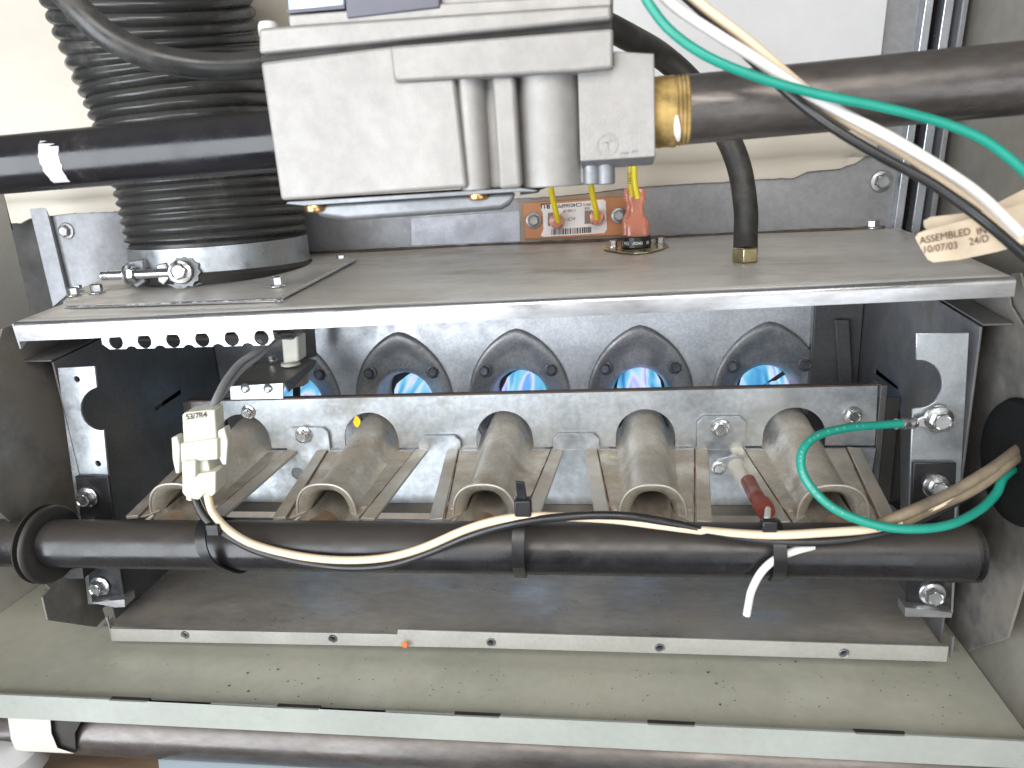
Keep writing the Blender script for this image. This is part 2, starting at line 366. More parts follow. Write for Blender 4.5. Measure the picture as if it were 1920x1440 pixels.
# rise of floor behind the ledge so that the floor meets the lip without a pit
# side walls
rw = [V((47.3, -14, FL - 3)), V((47.6, 17.5, FL)), V((49.6, 17.5, 1)), V((50.6, 17.5, 26)), V((50.6, -14, 26)), V((49.0, -14, 0))]
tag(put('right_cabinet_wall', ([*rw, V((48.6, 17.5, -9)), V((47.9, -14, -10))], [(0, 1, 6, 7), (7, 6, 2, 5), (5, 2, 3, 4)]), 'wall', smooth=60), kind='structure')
e0 = X(12, 385, -9.6); e1 = X(58, 590, -9.4)
lw = [V((-9.4, -4.6, FL)), V((-9.4, e1.y, FL)), V((-9.4, e1.y, e1.z)), V((-9.6, e0.y, e0.z)), V((-9.6, e0.y, 3.8)), V((-9.6, -14, 3.8)), V((-9.5, -14, -15))]
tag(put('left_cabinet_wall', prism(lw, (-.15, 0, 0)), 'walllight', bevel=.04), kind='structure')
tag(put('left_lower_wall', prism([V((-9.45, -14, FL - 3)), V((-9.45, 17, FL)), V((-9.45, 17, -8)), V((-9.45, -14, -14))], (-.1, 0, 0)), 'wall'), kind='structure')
tag(put('far_dark_panel', prism([V((-30, 19, -24)), V((60, 19, -24)), V((60, 19, 28)), V((-30, 19, 28))], (0, .2, 0)), 'dark'), kind='structure')
# galvanised vestibule panel at the back with its rails on the right
vp = top('vestibule_panel', (18, 17, -3), kind='structure')
vz0, vz1 = -3.5, 26
prof = [(-11.3, 17), (48.0, 17), (48.25, 16.5), (48.5, 16.5), (48.62, 17.15), (49.3, 17.15), (49.42, 16.3), (49.95, 16.3), (50.1, 15.6), (50.15, 12)]
pl = put('panel_sheet', sheet([V((-11.3, 17, vz0)), V((47.3, 17, vz0)), V((48.9, 17, vz1)), V((-11.3, 17, vz1))], [], (0, .1, 0)), 'galvpanel', vp)
def vline(x, z): return x - 1.35 + (z + 3.5) * .046      # the rails lean as the panel edge does
rails = []
for nm, a, b, dep, mt in (('rail', 47.55, 48.15, .55, 'rail'), ('rail', 48.5, 49.15, .8, 'rail'), ('rail', 49.35, 49.8, 1.1, 'galvpanel')):
    q = []
    for z in (vz0, vz1):
        q.append([V((vline(a, z) + .55, 17, z)), V((vline(a, z) + .62, 17 - dep, z)), V((vline(b, z) + .5, 17 - dep, z)), V((vline(b, z) + .6, 17.1, z))])
    put('rail', loft(q), mt, vp, bevel=.06)
put('edge_trim', prism(pts([(83, 404), (90, 404), (128, 552), (122, 556)], 16.75), (0, .2, 0)), 'rail', vp)
cl = put('corner_post', prism(pts([(52, 380), (84, 380), (126, 553), (99, 576)], 16.6), (0, .3, 0)), 'galvpanel', vp, bevel=.04)
for (a, b, r) in ((125, 433, .60), (1652, 340, .66)):
    bolt(Y(a, b, 16.98), (0, -1, 0), r, 'boltdull', vp, spin=.3)
put('reflection_patch', prism(pts([(771, 410), (974, 396), (975, 452), (772, 460)], 16.95), (0, .03, 0)), 'reflection', vp)  # reflection on the panel, put in as a paler sheet
put('return_panel', prism([X(a, b, 50.45) for a, b in ((1822, -30), (1960, -30), (1960, 130), (1815, 130))], (.1, 0, 0)), 'galvpanel', vp)
# cream insulation blanket with a soft roll along its lower edge
bot = [(-17, 4.2), (-13, 4.0), (-12.2, 4.3), (-9, 4.5), (0, 4.4), (10, 4.2), (20, 4.1)] + [(Y(a, b, 16.7).x, Y(a, b, 16.7).z) for a, b in
      [(980, 372), (1050, 368), (1120, 361), (1180, 352), (1215, 350), (1300, 344), (1400, 340), (1425, 336), (1490, 334), (1515, 322), (1560, 318), (1580, 316), (1583, 312), (1600, 309), (1618, 298), (1628, 284)]]
bot = sorted(bot)
def bz(x):
    for (a, za), (b, zb) in zip(bot, bot[1:]):
        if a <= x <= b: return za + (zb - za) * (x - a) / (b - a)
    return bot[-1][1] if x > bot[-1][0] else bot[0][1]
rings = []
xs = [-17 + i * .25 for i in range(int((45.9 + 17) / .25))]
for x in xs:
    b0 = bz(x) + .05 * noise.noise(V((x * 2.2, 0, 0))); w = .12 * noise.noise(V((x * .3, 3, 0)))
    rings.append([V((x, 16.95, b0)), V((x, 16.72, b0 + .02)), V((x, 16.62, b0 + .5)), V((x, 16.55 + w * .3, 5.3)), V((x, 16.2, 5.55 + w)), V((x, 15.85, 5.95 + w)), V((x, 15.7, 6.5 + w)), V((x, 15.72, 7.1)), V((x, 15.95, 7.8 + w)), V((x, 16.4, 8.2)), V((x, 16.5, 8.6)),
                  V((x - .02, 16.5, 14)), V((x + .0, 16.5, 26)), V((x, 16.95, 26))])
ins = put('insulation_blanket', loft(rings), 'cream', smooth=60)
tag(ins, 'cream insulation blanket with a ragged lower edge rolled along the back panel', 'insulation')
bs = put('back_sheet', prism([V((13, 16.2, 8.5)), V((45.3, 16.2, 8.5)), V((45.9, 16.2, 25)), V((13, 16.2, 25))], (0, .12, 0)), 'white', bevel=.05)
tag(bs, 'flat pale sheet covering the back wall above the cream insulation', 'sheet')

# ================================================================== BURNER BOX
bb = top('burner_box', (23, 8, -18.7), 'open galvanised burner box with a wide dusty lid and five flame ports', 'burner box')
# lid: sloping sheet with rolled front lip
def lidp(u, v):
    x = -.32 + u * 46.45 + v * (1.27 * u - .7 * (1 - u)); y = .3 + v * 16.7; return V((x, y, zl(x, y)))
nU, nV = 60, 24; lv = []
for j in range(nV + 1):
    for i in range(nU + 1):
        p = lidp(i / nU, .012 + .988 * j / nV); p.z += .05 * noise.noise(V((p.x * .12, p.y * .12, 5))); lv.append(p)
lf = [(j * (nU + 1) + i, j * (nU + 1) + i + 1, (j + 1) * (nU + 1) + i + 1, (j + 1) * (nU + 1) + i) for j in range(nV) for i in range(nU)]
lid = put('lid', (lv, lf), 'lid', bb)
sol = lid.modifiers.new('sheet', 'SOLIDIFY'); sol.thickness = .1 * S; sol.offset = -1
rings = []
for i in range(nU + 1):
    u = i / nU; p = lidp(u, 0); h = .96 - .17 * u; w = .03 * noise.noise(V((p.x * .25, 0, 9)))
    rings.append([p + V((0, dy, dz)) for dy, dz in ((.24, .012), (.12, .0), (.02, -.04), (-.05, -.12), (-.08, -.24), (-.07 + w, -.55), (-.05 + w, -h), (.07 + w, -h), (.05, -.25), (.1, -.13), (.24, -.09))])
put('lid_lip', loft(rings), 'lip', bb, smooth=50)
a = lidp(0, 0)
put('lip_end', prism([a + V((-.06, -.05, -.05)), a + V((-.06, .6, -.05)), a + V((-.02, .6, -1.0)), a + V((.0, -.02, -1.35))], (.1, 0, 0)), 'lip', bb)
# inner side walls with slot holes
zt = -2.3
def slot(x, y0, y1, z, h=.42, tilt=0):
    return [V((x, y0, z)), V((x, y1, z)), V((x, y1, z + h)), V((x, y0, z + h))]
sL = [X(a, b, .75) for a, b in ((291, 764), (340, 729), (341, 738), (292, 771))]
sR = [X(a, b, 45.35) for a, b in ((1640, 690), (1683, 725), (1683, 731), (1640, 701))]
rk = [X(a, b, 45.35) for a, b in ((1654, 741), (1688, 772), (1688, 960), (1648, 930))]
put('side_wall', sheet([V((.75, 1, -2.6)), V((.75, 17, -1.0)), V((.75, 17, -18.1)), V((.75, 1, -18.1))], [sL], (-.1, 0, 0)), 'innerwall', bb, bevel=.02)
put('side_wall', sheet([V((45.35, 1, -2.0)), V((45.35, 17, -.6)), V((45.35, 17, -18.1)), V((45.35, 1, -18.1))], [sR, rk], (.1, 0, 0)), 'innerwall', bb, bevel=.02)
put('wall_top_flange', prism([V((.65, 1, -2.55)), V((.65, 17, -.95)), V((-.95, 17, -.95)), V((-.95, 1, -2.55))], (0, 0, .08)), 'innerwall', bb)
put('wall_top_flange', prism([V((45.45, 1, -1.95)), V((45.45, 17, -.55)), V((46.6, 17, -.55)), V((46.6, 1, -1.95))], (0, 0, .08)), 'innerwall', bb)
# rear panel with five real openings
XI = [6.42 + 8.33 * i for i in range(5)]
PZ = -9.72; PR = 1.82
holes = [circ((x, 16.0, PZ), EX, EZ, 2.9, 28) for x in XI]
put('rear_panel', sheet([V((.8, 16.06, -18)), V((42.4, 16.06, -18)), V((42.4, 16.06, .4)), V((.8, 16.06, .4))], holes, (0, .1, 0)), 'rear', bb)
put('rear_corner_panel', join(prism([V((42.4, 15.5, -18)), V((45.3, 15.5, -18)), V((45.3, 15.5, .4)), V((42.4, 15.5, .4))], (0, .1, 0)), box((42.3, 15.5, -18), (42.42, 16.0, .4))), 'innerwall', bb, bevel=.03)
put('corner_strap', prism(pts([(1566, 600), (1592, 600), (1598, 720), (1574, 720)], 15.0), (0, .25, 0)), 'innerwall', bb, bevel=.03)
def gothic(th):
    c, rho = 1.9, 5.5; k = sqrt(cos(th) ** 2 + .004)
    return -c * k + sqrt(max(0, c * c * k * k - c * c + rho * rho))
def port(x):
    N = 72; rings = []
    def lp(f, y): return [V((x + cos(t) * f(t), y, PZ + sin(t) * f(t))) for t in [2 * pi * i / N for i in range(N)]]
    gt = lambda s, off=0: (lambda t: gothic(t) * s - off)
    rings = [lp(gt(1.0), 16.02), lp(gt(.995), 15.84), lp(gt(.975), 15.74), lp(gt(.93), 15.72), lp(gt(.86), 15.74), lp(gt(.79), 15.83), lp(gt(.73), 15.90), lp(gt(.68), 15.93),
             lp(lambda t: 2.5, 15.94), lp(lambda t: 2.25, 15.96), lp(lambda t: 2.1, 16.05), lp(lambda t: PR + .18, 16.45), lp(lambda t: PR, 17.0), lp(lambda t: PR - .03, 17.6), lp(lambda t: PR + .1, 20), lp(lambda t: PR + .3, 26)]
    return loft(rings, True, False)
pt = put('flame_port', port(XI[0]), 'port', bb, smooth=50)
for s in (-1, 1): bolt((XI[0] + s * 2.3, 15.84, PZ + 2.15), (s * .12, -1, .1), .50, 'boltdark', pt, 'screw', spin=s * .4, tall=.7)
for i in range(1, 5): dup(pt, (XI[i] - XI[0], 0, 0), bb).location = pt.location + V(((XI[i] - XI[0]) * S, 0, 0))
# floor and flange
g = []; nx, ny = 50, 16
for j in range(ny + 1):
    for i in range(nx + 1):
        x = .4 + 45.6 * i / nx; y = .28 + 16.7 * j / ny; g.append(V((x, y, -18.02 + (x / 46) * .12 + .06 * noise.noise(V((x * .15, y * .2, 2))) * min(1, j))))
gf = [(j * (nx + 1) + i, j * (nx + 1) + i + 1, (j + 1) * (nx + 1) + i + 1, (j + 1) * (nx + 1) + i) for j in range(ny) for i in range(nx)]
put('floor_panel', (g, gf), 'boxfloor', bb)
fb = lambda l: pts(l, .25)
nuts = [(347, 1190), (624, 1197), (921, 1204), (1237, 1214), (1582, 1224)]
hl = [circ(Y(a, b, .25), EX, EZ, .17, 14) for a, b in nuts]
put('floor_flange', sheet(fb([(204, 1179), (745, 1190), (746, 1181), (1779, 1213), (1775, 1241), (900, 1215), (210, 1202)]), hl, (0, .1, 0)), 'flangepaint', bb, bevel=.03)
for k, (a, b) in enumerate(nuts):
    c = Y(a, b, .25)
    put('speed_nut', loft([circ(c + V((0, y, 0)), EX, EZ, r, 14) for y, r in ((.02, .26), (-.05, .25), (-.09, .21), (-.05, .165), (.25, .15), (.5, .15))], True, False), 'boltdull', bb, smooth=60)
put('flange_ear', prism(fb([(197, 1157), (201, 1157), (212, 1200), (205, 1179)]), (0, .12, 0)), 'lip', bb)
put('flange_ear', prism(fb([(1786, 1194), (1790, 1193), (1786, 1233), (1782, 1234)]), (0, .12, 0)), 'lip', bb)
random.seed(2); c = Z(562, 1103, -17.9)
def blob(c, rx, ry, n=40, sd=0): return [c + V((rx * cos(2 * pi * k / n) * (1 + .28 * noise.noise(V((cos(2 * pi * k / n) * 1.3, sin(2 * pi * k / n) * 1.3, sd)))), ry * sin(2 * pi * k / n) * (1 + .3 * noise.noise(V((cos(2 * pi * k / n) * 1.8, sin(2 * pi * k / n) * 1.8, sd + 5)))), 0)) for k in range(n)]
# front flanges of the inner walls with the round notch
def arc(cx, cy, r, a0, a1, n=14): return [(cx + r * cos(radians(a0 + (a1 - a0) * i / n)), cy + r * sin(radians(a0 + (a1 - a0) * i / n))) for i in range(n + 1)]
pL = [(108, 690), (177, 687), (181, 726)] + arc(192, 766, 41, 256, 92, 16) + [(194, 806), (203, 895), (233, 1133), (165, 1133), (150, 1000)]
pR = [(1718, 625), (1817, 624), (1803, 869), (1787, 1150), (1700, 1150), (1707, 866), (1711, 767)] + arc(1722, 720, 45, 95, -95, 16)
hl = [circ(Y(144, 711, 1), EX, EZ, .17, 12), circ(Y(184, 869, 1), EX, EZ, .17, 12)]
put('front_flange', sheet(pts(pL, 1), hl, (0, .12, 0)), 'zinc', bb, bevel=.025)
put('front_flange', sheet(pts(pR, 1), [], (0, .12, 0)), 'zinc', bb, bevel=.025)
put('flange_foot', prism(pts([(171, 1130), (233, 1124), (234, 1138), (216, 1139)], .2), (0, .9, .0)), 'lip', bb)
put('flange_foot', prism(pts([(1697, 1139), (1786, 1149), (1784, 1158), (1697, 1156)], .2), (0, .9, .0)), 'lip', bb)
# outer side shields
def yz(x, l): return [V((x, a, b)) for a, b in l]
hc = V((-1, -1.95, -11.55))
shL = yz(-1, [(17, .4), (.3, -.6), (-.4, -1.6), (-3.6, -3), (-3.6, -7.8), (-2.25, -10.1), (-1.6, -10.4), (-1.3, -14), (-1.0, -14.8)]) + [X(a, b, -1) for a, b in ((80, 1120), (90, 1163), (181, 1176), (198, 1158))] + [V((-1, 2.2, -18.2)), V((-1, 17, -18.2))]
put('side_shield', prism(shL, (-.12, 0, 0)), 'shield', bb, bevel=.02)
shR = yz(46.7, [(17, .6), (2.2, -.2), (1.6, -1.2), (.4, -1.9), (-3.2, -3.2), (-3.2, -11)]) + [X(a, b, 46.7) for a, b in ((1935, 1040), (1888, 1197), (1815, 1220))] + [V((46.7, 17, -19))]
put('side_shield', prism(shR, (.12, 0, 0)), 'shield', bb, bevel=.02)
for s, x0, x1 in ((0, -1, .7), (1, 45.4, 46.7)):      # dark back of the gap between wall and shield
    put('gap_backing', box((x0 + .05, 9, -18), (x1 - .05, 9.2, -2)), 'dark', bb)
put('lip_corner_tab', prism([X(a, b, 46.9) for a, b in ((1897, 512), (1912, 512), (1925, 560), (1925, 605), (1893, 580))], (.1, 0, 0)), 'shield', bb)
put('dirt_bead', tube([V((x, 16.85, zl(x, 16.9) + .02 + .05 * noise.noise(V((x, 0, 4))))) for x in [-.8 + .6 * i for i in range(80)]], .13, 8, 1, rfun=lambda s, t: .12 + .06 * noise.noise(V((s * 1.5, 0, 0)))), 'grime', bb)
# screws on the lid
for (a, b, r) in ((640, 490, .42), (1637, 428, .5)):
    bolt(L(a, b), (0, .04, 1), r, 'bolt', bb, spin=.4, tall=.8)
# perforated guard under the lid
gp = Y(190, 622, .55); gq = Y(512, 622, .55)
hs = []
x0, x1 = gp.x, gq.x; zt_, zb_ = -1.1, -1.88
n = 10
pitch = (x1 - x0) / 5.85
for i in range(6):
    cx = x0 + .68 + i * pitch
    hs.append(circ((cx, .55, -1.50), EX, EZ, .385, 20))
outer = [V((x0, .55, zt_ + .4))]
edge_b = []
for i in range(6):                          # scalloped where the lower row of holes was cut through
    cx = x0 + .68 + (i + .5) * pitch
    if i < 5: edge_b += [V((cx - .3, .55, zb_)), V((cx - .2, .55, zb_ + .1)), V((cx, .55, zb_ + .15)), V((cx + .2, .55, zb_ + .1)), V((cx + .3, .55, zb_))]
outer = [V((x0, .55, -.6)), V((x0 - .1, .55, -1.6)), V((x0 + .25, .55, zb_))] + edge_b + [V((x1 - .35, .55, zb_)), V((x1, .55, -1.6)), V((x1 - .1, .55, -.6))]
for i in range(5):
    cx = x0 + .68 + (i + .5) * pitch
    hs.append([V((cx + .27 * cos(t), .55, -.98 + .12 * sin(t))) for t in [2 * pi * k / 14 for k in range(14)]])
put('perforated_guard', sheet(outer, hs, (0, .12, 0)), 'lip', bb)
for k in range(3):
    put('guard_coil', tube([V((x0 + .3 + 0 * k, 1.3 + .4 * k, -1.35 - .2 * k)), V((x1 - .2, 1.3 + .4 * k, -1.45 - .2 * k))], .09, 8, 2), 'ironbare', bb)
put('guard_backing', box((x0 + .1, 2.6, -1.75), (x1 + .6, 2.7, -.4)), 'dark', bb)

# ================================================================== BURNER RACK
rackY = 8.3
rk_ = top('burner_rack', (23, rackY, -14), 'galvanised arched cross plate holding up the five burners', 'support rack')
ztop = lambda x: -7.16 + (x - 3) * .0083
out = [V((3.1, rackY, ztop(3.1)))] + [V((44.0, rackY, ztop(44)))] + [V((44.15, rackY, -10.35))]
for x in reversed(XI):
    out += [V((x + 1.72, rackY, -10.33))] + [V((x + 1.7 * cos(t), rackY, -9.75 + 1.72 * sin(t))) for t in [pi * k / 18 for k in range(19)]] + [V((x - 1.72, rackY, -10.33))]
out += [V((3.2, rackY, -10.33))]
put('arched_plate', sheet(out, [], (0, .12, 0)), 'zincdirty', rk_, bevel=.02)
put('top_flange', prism([V((2.6, rackY, ztop(3) + .02)), V((44.2, rackY, ztop(44) + .02)), V((43.8, rackY + .45, ztop(44) + .02)), V((3.2, rackY + .45, ztop(3) + .02))], (0, 0, .06)), pm('scorched_flange', (.10, .075, .065), .4, .5, .3, 60, dust=.3, dcol=(.16, .10, .07)), rk_)
ly = rackY - .13
low = [V((3.3, ly, -10.4))]
mid = [(XI[i] + XI[i + 1]) / 2 for i in range(4)]
tabs = [(Y(534, 800, ly).x, Y(615, 800, ly).x, -8.88), (Y(782, 800, ly).x, Y(862, 800, ly).x, -9.5), (Y(1036, 800, ly).x, Y(1123, 800, ly).x, -9.42), (Y(1307, 800, ly).x, Y(1398, 800, ly).x, -8.45)]
for a, b, zt2 in tabs:
    low += [V((a, ly, -10.4)), V((a, ly, zt2 - .32)), V((a + .32, ly, zt2)), V((b - .32, ly, zt2)), V((b, ly, zt2 - .32)), V((b, ly, -10.4))]
low += [V((44.1, ly, -10.4)), V((43.9, ly, -13.95)), V((3.3, ly, -13.95))]
put('lower_plate', sheet(low, [circ(Y(560, 886, ly), EX, EZ, .40, 18)], (0, -.15, 0)), 'zincdirty', rk_, bevel=.02)
put('tray', join(prism([V((3.3, ly - .1, -13.95)), V((43.9, ly - .1, -13.95)), V((43.9, ly - 1.5, -14.0)), V((3.3, ly - 1.5, -14.0))], (0, 0, -.08)), box((3.3, ly - 1.58, -14.3), (43.9, ly - 1.5, -13.9))), pm('tray_steel', (.22, .19, .16), .6, .4, .2, 30, dust=.35), rk_)
for a, b, m_, r in ((466, 772, 'bolt', .46), (395, 776, 'boltdull', .42), (1598, 778, 'bolt', .52)):
    bolt(Y(a, b, rackY - .02), (0, -1, 0), r, m_, rk_, spin=.2, tall=.75)
for a, b in ((570, 815), (1351, 802)): bolt(Y(a, b, ly - .16), (0, -1, 0), .56, 'bolt', rk_, spin=.1 * a, tall=.75)
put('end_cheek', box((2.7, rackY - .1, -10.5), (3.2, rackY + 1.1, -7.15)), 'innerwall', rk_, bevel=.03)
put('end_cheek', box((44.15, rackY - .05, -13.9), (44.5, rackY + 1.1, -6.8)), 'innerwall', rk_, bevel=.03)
put('gap_shade', box((44.1, rackY, -14), (45.2, rackY + .1, -7.5)), 'dark', rk_)  # dark sheet standing in for the shade of the open gap

# ================================================================== BURNERS
def zw(y): return -10.95 + .065 * y
BW = [(0., 1.62, 1.72), (.08, 1.52, 1.60), (.22, 1.34, 1.42), (.5, 1.21, 1.29), (1.1, 1.15, 1.29), (3., 1.14, 1.40), (5, 1.18, 1.52), (7, 1.24, 1.7), (8.6, 1.3, 1.82), (10, 1.35, 1.7), (11.2, 1.2, 1.3)]
def half(x, sign, wall=.0):
    rings = []
    N = 28
    def ring(y, w, h, z0):
        r = []
        for k in range(N + 1):
            t = pi * k / N; c, s_ = cos(t), sin(t)
            fl_ = (1 + .34 * (1 - s_) ** 5 * min(1, max(0, y - 1.0) / 1.2)) if sign > 0 else 1      # foot flares into the wings
            r.append(V((x + w * (abs(c) ** .8) * (1 if c > 0 else -1) * fl_, y, z0 + sign * h * s_ ** (.85 if fl_ == 1 else 1.05))))
        return r
    outr = [ring(.55 + y, w, h if sign > 0 else h * .82, zw(y)) for y, w, h in BW]
    inr = [ring(.55 + y, w - .11 - (.08 if y > .3 else 0), (h if sign > 0 else h * .82) - .11 - (.08 if y > .3 else 0), zw(y)) for y, w, h in BW]
    rr = list(reversed(outr)) + inr
    return loft(rr, False, False)
def burner(i, lab):
    x = XI[i]
    t = top('burner', (x, .5, zw(0) - 1.5), lab, 'gas burner', 'steel in-shot burners in the rack')
    u = put('venturi_tube', half(x, 1), 'burner', t, smooth=55)
    put('lower_shell', half(x, -1), 'burner', t, smooth=55)
    put('burner_head', lathe((x, 10.6, zw(10) + .1), EY, [(0, 1.5), (.1, 1.55), (1.4, 1.55), (1.5, 1.4), (1.5, .3)], 24), 'ironbare', t)
    def wp(y, hw): return V((x + hw, y, zw(y)))
    for s in (-1, 1):
        put('wing', prism([wp(.7, s * 1.2), wp(.15, s * 1.72), wp(.1, s * 2.0), wp(8.15, s * 2.85), wp(8.15, s * 1.15)], (0, 0, -.1)), 'burner', t, bevel=.02)
        put('rolled_edge', join(prism([wp(.0, s * 2.02) + V((0, 0, .12)), wp(-.0, s * 2.75) + V((0, 0, .05)), wp(8.1, s * 3.56) + V((0, 0, .05)), wp(8.1, s * 2.84) + V((0, 0, .12))], (0, 0, -.2))), 'burneredge', t, bevel=.05)
        for yy in (1.3,):                       # pressed clinch marks
            put('clinch', lathe((x + s * 1.75, yy, zw(yy) - .02), EZ, [(0, .24), (.07, .22), (.11, .12), (.08, .02)], 12), 'burneredge', t)
    ra = [V((x + 1.585 * (abs(cos(q)) ** .8) * (1 if cos(q) > 0 else -1), .53, zw(0) + .02 + 1.68 * abs(sin(q)) ** .85)) for q in [pi * k / 24 for k in range(25)]]
    put('bell_rim', tube(ra, .075, 8, 1), 'burneredge', t, smooth=70)
    for s in (-1, 1):
        g0 = [wp(.05 + 8 * k / 16, s * (1.93 + .86 * k / 16)) + V((.02 * noise.noise(V((k * .9, s, 0))), 0, .03)) for k in range(17)]
        put('crease_rust', tube(g0, .05, 6, 1, rfun=lambda a, b: .03 + .06 * noise.noise(V((a * 1.7, s * 3., 0)))), 'rust', t, smooth=80)
    # torn lower lip of the bell
    put('bell_lip', tube([V((x + 1.5, .55, zw(0) - .1)), V((x + 1.75, .35, zw(0) - .35)), V((x + 1.7, .2, zw(0) - .75)), V((x + 1.35, .3, zw(0) - 1.15))], .13, 8, 4), 'burneredge', t)
    put('bell_lip', tube([V((x - 1.5, .55, zw(0) - .1)), V((x - 1.75, .35, zw(0) - .35)), V((x - 1.7, .2, zw(0) - .75)), V((x - 1.35, .3, zw(0) - 1.15))], .13, 8, 4), 'burneredge', t)
    return t
labs = ['dusty steel burner half hidden behind the white plug, nearest the left flange', 'dusty steel burner whose mouth opens just right of the white plug',
        'dusty steel burner in the middle, with a cable tie in front of its mouth', 'dusty steel burner between the middle one and the red-sleeved sensor', 'rust-stained steel burner crossed by the loop of green wire']
b0 = burner(0, labs[0])
for i in range(1, 5):
    c = dup(b0, (XI[i] - XI[0], 0, 0)); c['label'] = labs[i]
# flames
def flame(i, lab):
    x = XI[i] + (-.0, .35, .1, 0, .35)[i]; N = 20; rings = []
    for k in range(26):
        y = 12.4 + k * .42; r = (.45 + .09 * k) if k < 12 else 1.6
        if y > 15.5: r = min(r, PR - .12)
        rings.append([V((x + r * cos(t) * (1 + .10 * noise.noise(V((cos(t) * 1.5, y * .5, i * 7)))), y, PZ - .12 + .02 * k * 0 + r * .93 * sin(t) * (1 + .12 * noise.noise(V((sin(t) * 1.5, y * .5, i * 3 + 9)))))) for t in [2 * pi * j / N for j in range(N)]])
    o = put('burner_flame', loft(rings), 'flame', smooth=180); tag(o, lab, 'flame', 'blue gas flames firing into the ports'); return o
fl = ['blue flame in the leftmost port, behind the igniter bracket', 'blue flame in the port with the rust-stained left rim', 'blue and pink flame in the middle port, above the middle burner',
      'turquoise flame in the second port from the right', 'blue and orange flame in the rightmost port, crossed by the sensor rod']
for i in range(5): flame(i, fl[i])
p = Y(669, 790, 11.5)
o = put('yellow_flame', loft([circ(p + V((0, 0, h)), EX, EY, r, 10) for h, r in ((-.4, .08), (-.2, .2), (0, .24), (.2, .15), (.38, .03))]), 'flameyellow', smooth=180)
tag(o, 'small yellow flame flickering behind the arch of the second burner', 'flame')

# ================================================================== MANIFOLD
my, mr = -2.2, 1.21
ma = Y(960, 1027, my); mzl = lambda x: ma.z + (x - ma.x) * .006
xe = Y(1838, 1034, my).x
man = top('gas_manifold', (23, my, -12.6), 'long black gas manifold pipe lying across in front of the burners', 'pipe')
P = [V((-11, my, mzl(0))), V((-2, my, mzl(0))), V((3, my, mzl(3)))] 
put('manifold_pipe', tube(P + [V((x, my, mzl(x))) for x in (8, 16, 24, 32, 40, xe - .55, xe - .5)], mr, 40, 8), 'iron', man, smooth=60)
put('end_cap', lathe((xe - .55, my, mzl(xe)), EX, [(0, mr), (.12, mr - .004), (.26, mr - .04), (.4, mr - .13), (.5, mr - .27), (.57, mr - .45), (.6, mr - .7), (.61, .1)], 40), 'iron', man, smooth=70)
for i, x in enumerate(XI):
    put('orifice_spud', lathe((x + .05, my + 1.0, -11.25), EY, [(0, .75), (.6, .75), (.62, .62), (1.5, .62), (1.6, .5), (1.62, .16), (1.3, .1)], 20), pm('spud%d' % i, (.36, .25, .17), .6, .45, .2, 60, dust=.45), man)
for pl_, bl, nm in (([(140, 893), (202, 893), (234, 1126), (172, 1131)], ((165, 932), (188, 1098)), 'l'), ([(1713, 868), (1794, 868), (1784, 1146), (1700, 1140)], ((1756, 912), (1748, 1113)), 'r')):
    br = put('mounting_bracket', prism(pts(pl_, .75), (0, .2, 0)), 'bracket', man, bevel=.05)
    q = [pl_[1], (pl_[1][0] + (9 if nm == 'l' else 0), pl_[1][1]), (pl_[2][0] + (9 if nm == 'l' else 0), pl_[2][1]), pl_[2]]
    put('saddle_block', prism(pts([(pl_[0][0] + 22, 1000), (pl_[1][0] + 2, 1000), (pl_[1][0] + 6, 1045), (pl_[0][0] + 26, 1045)], .7), (0, -2.2, 0)), 'bracket', br)
    for a, b in bl: bolt(Y(a, b, .72), (-.05, -1, .02), .60, 'bolt', br, spin=.35 + a, tall=.62)
# grommets
def grommet(c, axis, R, r, lab, h=1.0, tw=0):
    pr = [(-h / 2, r), (-h / 2, R - .15), (-h / 2 + .15, R), (-h * .2, R), (-h * .14, R - .35), (h * .14, R - .35), (h * .2, R), (h / 2 - .15, R), (h / 2, R - .15), (h / 2, r)]
    axis = V(axis).normalized(); u = (EZ - axis * EZ.dot(axis)).normalized(); w = axis.cross(u); n = 48
    rr = [circ(V(c) + axis * hh, u, w, q, n) for hh, q in pr]
    o = put('rubber_grommet', loft(rr + [rr[0]], True, False), 'rubber', smooth=50); tag(o, lab, 'grommet'); return o
grommet(V((.75, -2.15, -11.4)), V((1, -.06, 0)), 2.0, 1.1, 'black rubber ring round the left end of the manifold pipe', .75)
gr = X(1905, 866, 46.55)
o = put('cable_grommet', join(lathe(gr + V((.15, 0, 0)), -EX, [(-.3, 2.7), (.1, 2.75), (.35, 2.6), (.4, 1.9), (.3, 1.5), (.22, 1.2), (.2, .05)], 40)), 'blackrubber', smooth=50)
tag(o, 'black rubber bushing in the right shield where the wires pass through', 'grommet')

